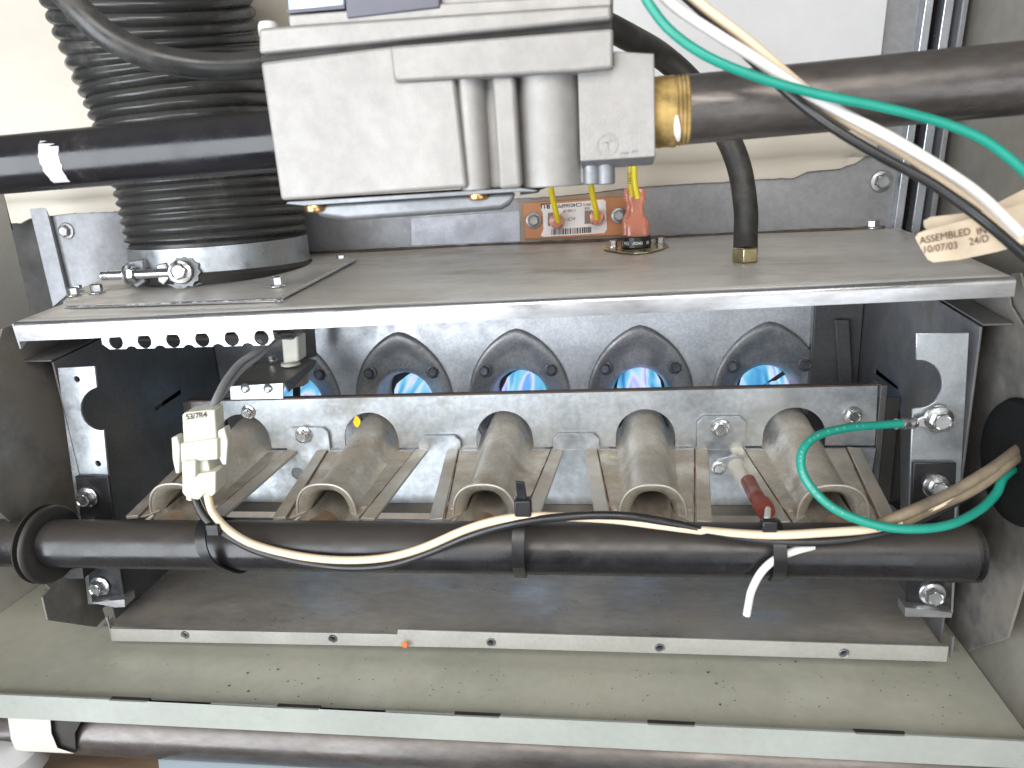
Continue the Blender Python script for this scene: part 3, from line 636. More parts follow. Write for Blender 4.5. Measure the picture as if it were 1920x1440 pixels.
# ================================================================== WIRES
def wire(name, P, r, mat, lab, cat='wire', seg=12, sub=6):
    o = put(name, tube(P, r, seg, sub), mat, smooth=70); tag(o, lab, cat); return o
def yp(l): return [Y(a, b, c) for a, b, c in l]
fy = -3.72
wire('cream_wire', yp([(385, 905, -3.4), (390, 930, -3.6), (400, 962, -3.75), (432, 996, fy), (480, 1022, fy), (560, 1042, fy), (640, 1050, fy), (720, 1046, fy), (790, 1028, fy), (870, 994, fy), (930, 976, fy - .1), (990, 968, fy - .1), (1060, 969, fy), (1150, 974, fy), (1230, 984, fy), (1330, 996, fy), (1440, 1003, fy), (1540, 999, fy), (1640, 990, -3.6), (1720, 966, -3.2), (1800, 925, -2.4), (1880, 872, -1.2), (1925, 840, -.5)]), .185, 'wirecream', 'cream wire tied along the manifold from the white plug to the right bushing')
wire('black_wire', yp([(362, 905, -3.4), (368, 940, -3.5), (388, 975, -3.7), (425, 1003, fy), (480, 1032, fy), (560, 1053, fy), (650, 1064, fy), (730, 1059, fy), (800, 1038, fy), (880, 1005, fy), (960, 982, fy - .2), (1050, 970, fy - .25), (1120, 966, fy - .3), (1190, 969, fy - .2), (1260, 981, fy), (1340, 1000, fy), (1430, 1014, fy), (1530, 1016, fy), (1610, 1008, -3.6), (1700, 985, -3.2), (1790, 942, -2.3), (1880, 888, -1.1), (1925, 860, -.5)]), .185, 'wireblack', 'black wire tied along the manifold just below the cream wire')
wire('brown_lead', yp([(372, 905, -3.2), (384, 940, -3.3), (405, 972, -3.4), (440, 1000, -3.5)]), .12, 'wireblack', 'short thin dark lead between the two wires under the white plug')
wire('tan_wire', yp([(1640, 986, -3.75), (1700, 962, -3.6), (1780, 925, -2.7), (1850, 885, -1.9), (1892, 855, -1.2), (1925, 830, -.4)]), .23, 'wiretan', 'dusty tan lead with faded print entering the right bushing')
wire('dusty_wire', yp([(1690, 980, -3.5), (1760, 948, -2.8), (1830, 915, -2.2), (1893, 868, -1.4), (1925, 845, -.5)]), .23, 'wiretan', 'dusty grey-brown lead lying beneath the tan one at the right bushing')
gw = wire('green_ground_wire', yp([(1690, 794, .2), (1650, 797, -.2), (1590, 802, -1.0), (1535, 816, -1.8), (1506, 842, -2.4), (1503, 880, -2.9), (1526, 920, -3.4), (1570, 957, -3.9), (1640, 984, -4.2), (1710, 992, -4.2), (1780, 984, -3.8), (1835, 957, -3.0), (1868, 925, -2.2), (1882, 895, -1.5), (1915, 870, -.5)]), .185, 'wiregreen', 'green ground wire looping from the ring terminal over the right burner')
GP = smooth_path(yp([(1650, 797, -.2), (1590, 802, -1.0), (1535, 816, -1.8), (1506, 842, -2.4), (1503, 880, -2.9), (1526, 920, -3.4), (1570, 957, -3.9), (1640, 984, -4.2)]), 10)
msg = '18 AWG MTW 1015 UL TEW 105'; k0 = 6
for k, ch in enumerate(msg):
    q = min(len(GP) - 2, int(k0 + k * 2.2)); a_, b_ = GP[q], GP[q + 1]; tx = (b_ - a_).normalized(); vw = (CP - a_).normalized(); n_ = (vw - tx * vw.dot(tx)).normalized()
    if ch != ' ': text(ch, a_ + n_ * .19 - n_.cross(tx) * .07, tx, n_.cross(tx), .15, 'inkpale', gw, 'wire_print')
rt = top('ring_terminal', Y(1730, 790, .6), 'crimped ring terminal joining the green wire to the right flange bolt', 'terminal')
c = Y(1760, 786, .85)
v_ = []
for h in (0, -.1):
    pass
rg = [circ(c + V((0, h, 0)), EX, EZ, r, 24) for h, r in ((0, .34), (0, .66), (-.12, .66), (-.12, .34))]
put('ring', loft(rg + [rg[0]], True, False), 'bolt', rt)
put('tongue', prism(pts([(1748, 772), (1715, 787), (1715, 799), (1748, 802)], .75), (0, -.1, 0)), 'bolt', rt, bevel=.03)
put('crimp_barrel', tube(yp([(1718, 793, .55), (1700, 794, .4), (1680, 795, .2)]), .24, 14, 4, rfun=lambda s, t: .2 + .07 * abs(sin(t * 7))), 'bolt', rt)
bolt(Y(1760, 786, .7), (0, -1, 0), .62, 'bolt', rt, spin=.2, tall=.6)
wire('white_tail_wire', yp([(1440, 955, -1.6), (1438, 975, -3.2)]), .13, 'wirewhite', 'short white lead dropping from the red sensor sleeve to the manifold', 'wire')
wire('white_loose_wire', yp([(1524, 1024, -3.3), (1490, 1033, -3.65), (1455, 1048, -3.75), (1428, 1072, -3.75), (1410, 1105, -3.6), (1404, 1130, -3.5), (1400, 1153, -3.5)]), .17, 'wirewhite', 'loose white wire end hanging below the manifold at the right cable tie')
# cable ties
def tie(pxc, lean, lab, amp=.75, ctr=40):
    c = Y(pxc, 1027, my); t = top('cable_tie', (c.x, my, mzl(c.x) - mr), lab, 'cable tie', 'black cable ties round the manifold')
    rings = []; N = 40; w = .27
    for k in range(N):
        a = 2 * pi * k / N; r0 = mr + .03; extra = amp * max(0, cos(a - radians(ctr))) ** 2.5      # bulges over the wires at the front
        rr = r0 + extra; u = V((0, -cos(a), sin(a))); cc = V((c.x + lean * sin(a), my, mzl(c.x)))
        rings.append([cc + u * rr + EX * -w, cc + u * rr + EX * w, cc + u * (rr + .11) + EX * w, cc + u * (rr + .11) + EX * -w])
    put('strap', loft(rings + [rings[0]], True, False), 'tie', t, smooth=50)
    return t
t = tie(430, -.55, 'leftmost black cable tie round the manifold, below the white plug')
h = Y(405, 990, -3.8); put('ratchet_head', box(h - V((.35, .3, .28)), h + V((.3, .25, .3))), 'tie', t, bevel=.06)
t = tie(981, .12, 'middle black cable tie round the manifold, its cut tail standing up', 1.15, 48)
h = Y(981, 948, -3.75); put('ratchet_head', box(h - V((.36, .3, .42)), h + V((.36, .25, .35))), 'tie', t, bevel=.07)
put('tail', prism([h + V((-.22, -.1, .3)), h + V((.2, -.1, .3)), h + V((.12, -.15, 1.15)), h + V((-.27, -.15, 1.2))], (0, .14, 0)), 'tie', t, bevel=.03)
t = tie(1447, -.12, 'rightmost black cable tie round the manifold, beside the loose white wire')
h = Y(1442, 985, -3.65); put('ratchet_head', box(h - V((.3, .2, .25)), h + V((.3, .2, .25))), 'tie', t, bevel=.06)

# ================================================================== WHITE PLUG
pg = top('wire_plug', Y(370, 930, -3.4), 'white nylon plug joining grey igniter leads to the wires at left', 'connector')
py_ = -3.9
def pp(l, y, d, mat='nylon', nm='body', bev=.06, parent=pg): return put(nm, prism(pts(l, y), (0, d, 0)), mat, parent, bevel=bev)
pp([(341, 777), (402, 768), (406, 826), (344, 836)], py_ + .25, .8, nm='upper_housing')
pp([(343, 777), (395, 770), (398, 768), (346, 774)], py_ + .2, 1.0, nm='label_ledge')
pp([(338, 832), (407, 822), (408, 862), (339, 868)], py_ + .1, .9, nm='collar')
pp([(340, 866), (366, 863), (367, 895), (341, 897)], py_ - .08, .9, nm='key_rib')
pp([(366, 864), (388, 858), (394, 885), (370, 890)], py_ + .3, .9, nm='window')
pp([(341, 893), (404, 884), (404, 925), (396, 932), (384, 924), (372, 938), (350, 934), (341, 924)], py_ + .05, 1., nm='lower_housing')
pp([(321, 821), (331, 818), (337, 838), (336, 888), (329, 888), (323, 860)], py_ + .3, .5, nm='latch', bev=.05)
pp([(408, 808), (420, 802), (427, 828), (424, 872), (417, 872), (410, 858)], py_ + .3, .5, nm='latch', bev=.05)
for a, b, r in ((361, 930, .27), (389, 922, .27)): put('wire_socket', tube([Y(a, b - 14, py_ + .6), Y(a, b + 5, py_ + .55)], r, 16, 1), 'nylon', pg)
text('53/7R4', Y(349, 787, py_ + .2), Y(395, 781, py_ + .2) - Y(349, 787, py_ + .2), EZ, .36, 'ink', pg, font_off=.02)
wire('igniter_lead', yp([(502, 640, 3.0), (480, 660, 2.0), (450, 680, .8), (424, 712, -1), (408, 742, -2.5), (397, 768, -3.2), (393, 778, -3.4)]), .16, 'wiregrey', 'grey igniter lead arcing from the igniter down to the white plug')
wire('igniter_lead', yp([(506, 645, 3.2), (484, 668, 2.2), (455, 690, 1.0), (428, 722, -.8), (408, 750, -2.3), (389, 770, -3.1), (382, 778, -3.3)]), .16, 'wiregrey', 'second grey igniter lead lying under the first, above the white plug')

# ================================================================== IGNITER
ig = top('igniter', Y(520, 740, 8.5), 'hot surface igniter with a ceramic block on a bent steel bracket', 'igniter')
tp = [Y(430, 724, 7.2), Y(438, 712, 7.6), Y(480, 684, 10.2), Y(520, 676, 11.2), Y(562, 670, 11.8), Y(592, 675, 11.2), Y(531, 718, 7.2)]
put('bracket_top', prism(tp, (0, 0, -.09)), 'shield', ig, bevel=.03)
f0, f1, f2, f3 = Y(430, 724, 7.15), Y(531, 718, 7.15), Y(531, 748, 7.15), Y(432, 750, 7.15)
put('bracket_face', prism([f0, f1, f2, f3], (0, .1, 0)), 'zinc', ig, bevel=.03)
for a in (459, 502): put('stiffening_dimple', lathe(Y(a, 727, 7.1), V((0, -1, .6)), [(-.1, .3), (.05, .26), (.14, .12), (.15, .02)], 14), 'zinc', ig)
put('bracket_side', prism([Y(531, 718, 7.2), Y(592, 676, 11.2), Y(585, 690, 11.2), Y(540, 735, 7.4)], (.08, 0, 0)), 'innerwall', ig)
cb = [Y(a, b, 9.6) for a, b in ((527, 634), (558, 630), (560, 678), (531, 682))]
put('ceramic_block', prism(cb, (0, 1.3, 0)), 'ceramic', ig, bevel=.12)
put('ceramic_foot', lathe(Y(545, 681, 10.2), EZ, [(-.1, .62), (.05, .6), (.12, .45), (.13, .05)], 20), 'ceramic', ig)
put('ceramic_stem', prism([Y(a, b, 11.5) for a, b in ((545, 700), (568, 690), (570, 724), (552, 728))], (0, .9, 0)), pm('heated_ceramic', (.40, .30, .22), 0, .6), ig, bevel=.08)
put('element', prism([Y(a, b, 12) for a, b in ((549, 722), (560, 722), (560, 748), (549, 748))], (0, .3, 0)), 'dark', ig)
bolt(Y(511, 676, 10.6), (0, -.2, 1), .32, 'bolt', ig, 'screw', tall=.9)
put('shade_plate', prism(pts([(563, 618), (588, 618), (592, 668), (566, 676)], 13.5), (0, .2, 0)), 'dark', ig)  # dark plate added for the shadow left of the lit rear panel
put('lead_clump', tube(yp([(500, 632, 2.6), (520, 625, 5), (545, 627, 9.0)]), .35, 10, 5), 'wireblack', ig)
# flame sensor
fs = top('flame_sensor', Y(1390, 960, 5), 'flame sensor with white ceramic and red sleeve left of the rightmost burner', 'flame sensor')
put('mounting_plate', prism(pts([(1337, 868), (1345, 862), (1378, 853), (1392, 858), (1402, 880), (1398, 898), (1352, 890), (1338, 884)], 6.4), (0, .12, 0)), 'zinc', fs, bevel=.03)
bolt(Y(1347, 877, 6.35), (0, -1, .1), .42, 'bolt', fs, 'screw', tall=.5)
put('ceramic_insulator', tube(yp([(1378, 866, 7.2), (1383, 878, 6.2), (1390, 894, 4.9), (1398, 908, 3.9)]), .42, 20, 4, rfun=lambda s, t: .50 if t < .35 else .46 - .12 * t), 'ceramic', fs)
put('pin', tube(yp([(1398, 906, 4.0), (1404, 918, 3.2)]), .2, 10, 2), 'wiretan', fs)
put('red_sleeve', tube(yp([(1403, 902, 3.6), (1412, 920, 2.6), (1422, 938, 1.4), (1432, 952, .6), (1437, 962, .2)]), .4, 18, 5, rfun=lambda s, t: (.38 if t < .5 else .30 if t < .62 else .5 - .2 * (t - .62))), 'reddark', fs)
put('sensor_rod', tube([Y(1362, 842, 9), Y(1415, 745, 14.6), Y(1447, 715, 16.1), Y(1470, 699, 16.3)], .14, 10, 2), 'dark', fs)

# ================================================================== HOSE, CLAMP, FLANGE PLATE
hz = top('vent_hose', L(412, 540), 'thick black corrugated vent hose rising from the lid at left', 'hose')
HP = [V((5.3, 11.2, .15)), V((5.3, 11.2, 1.6)), V((5.3, 11.3, 3.2)), V((5.15, 11.4, 6.0)), D(352, 200, 42.8), D(315, 100, 41.4), D(284, 0, 39.4), D(255, -110, 37)]
def hr(s, t):
    if s < 2.45: return 5.15
    k = s - 2.45
    q = math.log(1 + .0327 * k) / .018
    ph = q % 1.0
    return 5.02 + .33 * sin(pi * ph) ** .7 * (1 if k > .2 else k * 5)
Q = smooth_path(HP, 60); F = frames(Q, EX); rings = []; acc = 0; last = -1
for i, q in enumerate(Q):
    if i: acc += (Q[i] - Q[i - 1]).length
    if acc - last < .055: continue
    last = acc; t, u, w = F[i]; k_ = .45; t = (t * k_ + EZ * (1 - k_)).normalized(); u = (EX - t * t.x).normalized(); w = t.cross(u); rings.append(circ(q, u, w, hr(acc, 0), 72))
put('corrugated_tube', loft(rings), 'hose', hz, smooth=35)
ax = (HP[2] - HP[0]).normalized(); bc = HP[0]
put('base_ring', lathe(bc + ax * .25, ax, [(0, 4.8), (0, 5.5), (.35, 5.6), (.55, 5.45), (.6, 5.1)], 72), 'rubber', hz)
cp = top('hose_clamp', bc + ax * 1.0, 'shiny steel band clamp with a bolt tightening the bottom of the hose', 'hose clamp')
rr = [circ(bc + ax * h, *F[0][1:], r, 96) for h, r in ((.8, 5.2), (.8, 5.32), (2.35, 5.32), (2.35, 5.2))]
put('band', loft(rr + [rr[0]], True, False), 'zinc', cp)
d0 = D(300, 515, 40.5); cd = 40.3
put('clamp_bolt', tube([D(192, 517, cd), D(340, 511, cd)], .27, 12, 1), 'bolt', cp)
for a in (192,): put('bolt_tip', lathe(D(a, 517, cd), EX, [(0, .24), (.1, .26), (.4, .26)], 12), 'bolt', cp)
def at(px, py, dep=40.3): return D(px, py, dep)
bolt(at(241, 515), (1, .0, 0), .62, 'bolt', cp, 'nut', spin=.3, tall=.5)
o = put('clamp_ear', prism([at(292, 497), at(312, 492), at(318, 520), at(306, 535), at(296, 528)], (0, .5, 0)), 'bolt', cp, bevel=.06)
put('clamp_ear', prism([at(240, 490, 40.5), at(268, 486, 40.5), at(272, 528, 40.5), at(256, 540, 40.5), at(242, 530, 40.5)], (0, .5, 0)), 'castdark', cp, bevel=.06)
o = bolt(at(338, 510, 40.0), (.25, -1, .15), .66, 'bolt', cp, 'bolt_head', spin=.2, tall=.5)
put('star_washer', prism([at(345 + r * cos(t), 510 + r * sin(t), 40.2) for k in range(12) for t, r in ((2 * pi * k / 12, 31), (2 * pi * (k + .5) / 12, 27))], (0, .15, 0)), 'castdark', cp)
put('ear_web', prism([at(318, 492, 40.5), at(378, 486, 40.5), at(384, 530, 40.5), at(340, 548, 40.5), at(310, 532, 40.5)], (0, .3, 0)), 'castdark', cp, bevel=.05)
fp = top('hose_flange', L(400, 560), 'square steel flange plate screwed to the lid under the hose', 'flange')
put('plate', prism([L(a, b, .22) for a, b in ((120, 580), (132, 556), (250, 505), (420, 488), (640, 486), (668, 491), (530, 564), (516, 568))], (0, 0, -.18)), 'lid', fp, bevel=.04)
put('plate_lip', tube([L(122, 583, .2), L(300, 577, .2), L(515, 569, .2), L(532, 564, .2), L(667, 493, .22)], .075, 8, 3), 'bolt', fp)
for a, b, r in ((141, 562, .42), (184, 557, .45), (522, 545, .48), (150, 553, .3)):
    bolt(L(a, b, .24), (0, .02, 1), r, 'bolt', fp, 'screw', spin=a, tall=.9)

# ================================================================== GAS VALVE
vy = -5.0
gv = top('gas_valve', (23, -3, 4.6), 'cast aluminium gas valve body hanging over the lid', 'gas valve')
def vp_(l, y, d, nm, mat='cast', bev=.08, bseg=3): return put(nm, prism(pts(l, y), (0, d, 0)), mat, gv, bevel=bev, bseg=bseg)
vp_([(487, 116), (738, 85), (745, 150), (852, 143), (876, 352), (526, 376)], vy, 5.5, 'body_block', bev=.14)
vp_([(730, 86), (1150, 52), (1150, 128), (1085, 134), (745, 152), (738, 148)], vy - .28, 5.5, 'upper_band', bev=.12)
vp_([(845, 140), (1100, 125), (1100, 345), (872, 356)], vy + .9, 4.5, 'recessed_core')
def col(px0, px1, pt0, pt1, y, nm, flat=False):
    a = Y(px0, (pt0 + pt1) / 2, y); b = Y(px1, (pt0 + pt1) / 2, y); cx = (a.x + b.x) / 2; r = (b.x - a.x) / 2
    zt = Y((px0 + px1) / 2, pt0, y).z; zb = Y((px0 + px1) / 2, pt1, y).z
    return put(nm, loft([circ((cx, y, z), EX, EY, r, 40) for z in (zb, zt)]), 'cast', gv, smooth=50, bevel=.05)
col(856, 914, 120, 357, vy + .75, 'round_column')
vp_([(922, 142), (964, 139), (978, 352), (936, 355)], vy + .1, 2, 'flat_rib', bev=.15)
col(972, 1092, 110, 350, vy + 1.35, 'round_column')
vp_([(1083, 128), (1150, 122), (1150, 96), (1227, 100), (1229, 294), (1088, 303)], vy + .25, 4.2, 'outlet_block', bev=.05)
put('outlet_chamfer', prism([Y(1088, 302, vy + .27), Y(1229, 293, vy + .27), Y(1224, 309, vy + .95), Y(1092, 318, vy + .95)], (0, 2.5, 0)), 'castdark', gv, bevel=.03)
for a in (1109, 1136):
    c = Y(a, 326, vy + 1.0); put('outlet_boss', loft([circ(c + V((0, 0, h)), EX, EY, r, 24) for h, r in ((-.38, .28), (-.34, .33), (.6, .33))]), 'castdark', gv)
# embossed ring mark on the outlet block
c = Y(1138, 272, vy + .24); rg = [circ(c + V((0, h, 0)), EX, EZ, r, 32) for h, r in ((0, .33), (-.025, .33), (-.025, .38), (0, .38))]
put('embossed_ring', loft(rg + [rg[0]], True, False), 'cast', gv)
put('embossed_mark', join(prism([c + V((-.17, 0, .05)), c + V((.2, 0, .12)), c + V((.2, 0, .17)), c + V((-.17, 0, .10))], (0, -.03, 0)), prism([c + V((-.05, 0, .1)), c + V((.02, 0, .1)), c + V((.05, 0, -.25)), c + V((-.02, 0, -.25))], (0, -.03, 0))), 'cast', gv)
put('embossed_tick', join(*[prism(pts(l, vy + .24), (0, -.03, 0)) for l in ([(1163, 286), (1178, 285), (1178, 288), (1163, 289)], [(1184, 283), (1196, 281), (1196, 284), (1184, 286)])]), 'castdark', gv)
# cover above the seam
vp_([(484, 52), (560, 46), (1146, 8), (1147, 36), (485, 101)], vy - .12, 5.5, 'cover_plate', bev=.12)
vp_([(490, 104), (1146, 38), (1148, 52), (489, 116)], vy + .25, 5, 'seam_gasket', mat='dark', bev=0)
vp_([(540, 28), (830, 6), (1146, -12), (1146, 12), (560, 50), (543, 54)], vy + .1, 5, 'cover_step', bev=.06)
vp_([(536, -30), (646, -30), (646, 12), (540, 22)], vy + .45, 2, 'blue_steel_tab', mat='blueplate', bev=.08)
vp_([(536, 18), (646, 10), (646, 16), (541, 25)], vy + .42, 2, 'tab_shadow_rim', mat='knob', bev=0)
vp_([(645, -30), (824, -30), (824, 14), (650, 34)], vy + .0, 2, 'control_knob', mat='knob', bev=.05)
vp_([(824, -30), (1150, -40), (1150, 10), (824, 20)], vy + .3, 2.5, 'upper_casting', bev=.1)
put('pressure_tap', lathe(Y(504, 58, vy + .6), EZ, [(-.2, .36), (.15, .36), (.28, .3), (.33, .12), (.33, .02)], 20), 'inkwhite', gv)
# gasket line and diaphragm plate under the body
vp_([(540, 378), (975, 352), (1010, 357), (1000, 360), (970, 360), (570, 386), (535, 382)], vy + .25, 4.5, 'bottom_plate', mat='castdark', bev=.03)
put('diaphragm_cover', loft([pts(l, y) for l, y in (([(578, 385), (968, 360), (960, 380), (940, 392), (650, 412), (600, 404)], vy + .6), ([(582, 388), (965, 362), (958, 384), (940, 394), (650, 414), (610, 408)], vy + 4.6))]), 'castdark', gv, bevel=.15, bseg=3)
for a, b in ((592, 392), (897, 369)):
    c = Y(a, b - 4, vy + .7); put('brass_screw', loft([circ(c + V((0, 0, h)), EX, EY, r, 24) for h, r in ((-.20, .2), (-.2, .30), (-.13, .42), (.02, .44), (.1, .4))]), 'brass', gv, smooth=50)
put('relay_nub', prism(pts([(975, 353), (1008, 355), (1006, 362), (975, 366)], vy + .8), (0, 1, 0)), 'dark', gv)

# ================================================================== UPPER PIPES
def straight(a, b, r, n=2): return tube([a, b], r, 40, 1)
pa, pb = Y(1270, 208, -3.3), Y(1960, 143, -3.3)
u = (pb - pa).normalized()
pr = top('supply_pipe', pa + u * 6 - V((0, 0, 1.2)), 'grey-brown iron gas pipe running from the valve to the right', 'pipe')
put('pipe', tube([pa + u * .3, pb], 1.20, 44, 1), 'ironbare', pr, smooth=60)
put('threads', lathe(pa - u * .15, u, [(k * .07, 1.20 + (.03 if k % 2 else -.02)) for k in range(9)], 40), 'dope', pr)
rings = []
for k in range(14):
    h = -.95 + k * .065; axis_ = u; uu_ = (EZ - u * u.z).normalized(); ww_ = u.cross(uu_)
    rings.append([pa + u * h + (uu_ * cos(a) + ww_ * sin(a)) * (1.235 + .05 * noise.noise(V((h * 3, 2 * cos(a), 2 * sin(a)))) + .03 * noise.noise(V((h * 9, 6 * cos(a), 6 * sin(a))))) for a in [2 * pi * q / 48 for q in range(48)]])
put('sealant_collar', loft(rings), 'dope', pr, smooth=80)
c = pa + u * -.12; rings = []
for k in range(7):
    a = radians(-10 - 8 * k); o_ = V((0, -cos(a), sin(a))) * 1.275; w = .05 + .10 * sin(pi * k / 6); rings.append([c + o_ + u * (-w + .02 * k), c + o_ + u * (w * .6 + .02 * k)])
put('sealant_dab', loft(rings, False, False), 'inkwhite', pr, smooth=80)
qa, qb = Y(-60, 315, -3.2), Y(640, 255, -3.2); u = (qb - qa).normalized()
ql = top('outlet_pipe', qa + u * 6 - V((0, 0, 1.2)), 'glossy black pipe crossing in front of the corrugated hose', 'pipe')
put('pipe', tube([qa, qb], 1.17, 44, 1), 'gloss', ql, smooth=60)
tc = Y(133, 300, -3.2)
tv = []; 
N = 14
for k in range(N + 1):
    a = radians(-48 + 100 * k / N); wl = .42 - .12 * abs(k / N - .4); dx = .10 * noise.noise(V((k * .7, 1, 1))) - .12 * (k / N)
    o_ = V((0, -cos(a), sin(a))) * 1.185
    tv.append([tc + o_ + V((-wl + dx, 0, 0)), tc + o_ + V((wl + dx + .25 * (k / N) ** 2, 0, 0))])
tp_ = put('tape_patch', loft(tv, False, False), 'tape', ql, smooth=60)
# foreground black cable
wire('black_cable', [D(a, b, c) for a, b, c in ((85, -60, 27), (120, -15, 27), (160, 30, 27), (210, 72, 27.3), (280, 105, 27.8), (360, 122, 28.3), (430, 125, 28.8), (500, 118, 29.3), (560, 105, 29.8))], .52, 'hose', 'thick matt black cable sweeping across the hose into the valve', 'cable', 20)
# rubber tube with brass nut
base = L(1397, 490)
rt_ = top('pressure_tube', base, 'black rubber tube curving down behind the gas pipe to a brass nut', 'tube')
put('tube', tube([D(1120, 40, 33), D(1175, 68, 34), D(1240, 105, 36), D(1300, 160, 36.6), D(1352, 235, 37.1), D(1385, 310, 37.3), D(1398, 390, 37.4), D(1398, 440, 37.5), base + V((0, 0, .5))], .61, 24, 6), 'rubber', rt_, smooth=60)
hx = [circ(base + V((0, 0, h)), V((cos(.25), sin(.25), 0)), V((-sin(.25), cos(.25), 0)), r, 6) for h, r in ((0, .64), (.03, .70), (.68, .70), (.73, .62))]
put('brass_nut', loft(hx), 'brassnut', rt_, smooth=20, bevel=.03)

# ================================================================== THERMAL SWITCH
sb = L(1193, 470)
ts = top('limit_switch', sb, 'round black limit switch with clear red terminal sleeves on the lid', 'limit switch')
put('mounting_ears', prism([L(a, b, .12) for a, b in ((1132, 470), (1140, 461), (1165, 458), (1220, 454), (1245, 456), (1254, 464), (1240, 470), (1215, 476), (1190, 478), (1165, 476))], (0, 0, -.08)), 'brassnut', ts, bevel=.02)
bc2 = L(1193, 466, .1)
put('switch_body', lathe(bc2, EZ, [(0, .84), (.03, .88), (.62, .88), (.66, .84), (.6, .7), (.6, .05)], 40), 'wireblack', ts)
# curved print round the switch body
for k, ch in enumerate('P03  A0340  18'):
    if ch == ' ': continue
    a = radians(-90 - 49 + 7.6 * k - 5); n_ = V((cos(a), sin(a), 0)); tx = V((-sin(a), cos(a), 0))
    text(ch, bc2 + n_ * .892 + EZ * .2, tx, EZ, .27, 'inkwhite', ts, font_off=.01)
bolt(L(1150, 466, .1), (0, .02, 1), .34, 'bolt', ts, 'screw', tall=1.0)
bolt(L(1238, 461, .1), (0, .02, 1), .38, 'boltdull', ts, 'screw', tall=.9)
def sleeve(px, w, y0, y1, dy, nm='terminal_sleeve'):
    a = L(px, 462); yy = a.y + dy
    secs = [(y1, 1.0, .62), (y1 - 22, 1.0, .6), (y1 - 42, .98, .55), (y1 - 54, .62, .45), (y0 + 32, .55, .42), (y0 + 22, .74, .5), (y0 + 8, .78, .5), (y0, .70, .42)]
    r = []
    for py, s1, s2 in secs:
        c = Y(px - (py - y1) * -.03, py, yy)
        hw, hd = w * s1, w * s2; b_ = .25
        r.append([c + V((hw * cos(t) * (1 - .0), hd * sin(t), 0)) if False else c + V((hw * max(-1, min(1, 1.25 * cos(t))), hd * max(-1, min(1, 1.25 * sin(t))), 0)) for t in [2 * pi * k / 24 for k in range(24)]])
    return put(nm, loft(r), 'sleeve', ts, smooth=40)
sleeve(1196, .70, 355, 457, -.35); sleeve(1188, .66, 352, 452, .55)
0 and put('blade', prism([Y(1189, 425, sb.y - .9), Y(1207, 424, sb.y - .9), Y(1208, 455, sb.y - .9), Y(1190, 456, sb.y - .9)], (0, .08, 0)), 'bolt', ts)
dd = sb.y
wire('yellow_wire', [Y(1196, 372, dd - .35), Y(1190, 340, dd - .4), Y(1189, 300, dd - .6), Y(1190, 260, dd - .8)], .165, 'wireyellow', 'yellow wire rising from the limit switch, the one in front')
yw = wire('yellow_wire', [Y(1186, 368, dd + .5), Y(1183, 340, dd + .4), Y(1183, 300, dd + .2), Y(1184, 260, dd)], .165, 'wireyellow', 'printed yellow wire just behind the other at the limit switch')
c = Y(1183, 346, dd + .3); text('105°C', c + V((-.02, -.175, .0)), EZ, -EX, .28, 'ink', yw)

# ================================================================== RESISTOR BOARD
bd = top('resistor_board', Y(1078, 440, 16.5), 'orange resistor board with an upside-down white label on the back panel', 'circuit board')
yb = 16.55
put('backing_plate', prism(pts([(972, 378), (1200, 352), (1202, 446), (978, 456)], yb + .3), (0, .15, 0)), 'boardback', bd, bevel=.02)
put('board', prism(pts([(980, 381), (1180, 368), (1182, 440), (985, 448)], yb), (0, .3, 0)), 'board', bd, bevel=.03)
yl = yb - .02
lb = pts([(1013, 390), (1018, 384), (1130, 374), (1136, 377), (1138, 430), (1133, 437), (1020, 444), (1014, 442), (1019, 430), (1018, 400)], yl)
put('label', prism(lb, (0, .02, 0)), 'label', bd)
r0 = Y(1134, 395, yl - .01); r1 = Y(1016, 404, yl - .01); ux = (r1 - r0).normalized(); uy = -(EZ - ux * EZ.dot(ux)).normalized()
def lt(s, px, py, size, mt='ink', off=.0, sx=1): text(s, Y(px, py, yl - .02), ux, uy, size, mt, bd, font_off=off, sx=sx)
lt('C340366P01', 1091, 380, .335, off=.012)
lt('L160-3F', 1079, 392, .26); lt('ACP-1', 1079, 407, .28); lt('80813', 1108, 381, .2); lt('458', 1106, 388, .22); lt('08', 1133, 402, .36)
# reversed recognition mark
a = Y(1031, 381, yl - .02); text('R', Y(1031, 381, yl - .02), ux, uy, .48, 'ink', bd, font_off=.03); text('U', Y(1022, 382, yl - .02), ux, uy, .42, 'ink', bd, font_off=.03)
bars = []; random.seed(3); x = 1034.; 
while x < 1110:
    w = random.choice((1., 1., 1.8, 2.6)); yo = (x - 1034) * -.065
    bars.append(prism(pts([(x, 430 + yo), (x + w, 430 + yo), (x + w, 441 + yo), (x, 441 + yo)], yl - .02), (0, .01, 0))); x += w + random.choice((.9, 1.2, 2.))
o = put('barcode', join(*bars), 'ink', bd); o['kind'] = 'stuff'
for a, b, r in ((1001, 413, .55), (1160, 404, .52)): bolt(Y(a, b, yb), (0, -1, 0), r, 'boltdull', bd, spin=.5, tall=.5)
for a, b in ((1029, 411), (1098, 407)): put('terminal_pad', prism(pts([(a - 2, b - 12), (a + 12, b - 13), (a + 12, b + 12), (a - 2, b + 13)], yl - .04), (0, .1, 0)), 'boardback', bd, bevel=.02)
for a, b in ((1045, 417), (1119, 410)):
    c = Y(a, b, yb - .1); put('terminal_boot', loft([circ(c + V((0, h, h * -.2)), EX, EZ, r, 20) for h, r in ((.1, .46), (-.5, .50), (-.9, .42), (-.95, .1))]), 'sleeve', bd, smooth=40)
wire('yellow_wire', yp([(1047, 415, 15.4), (1043, 400, 15.0), (1037, 375, 14.6), (1033, 350, 14.0), (1033, 320, 13)]), .185, 'wireyellow', 'yellow wire into the left terminal of the orange board')
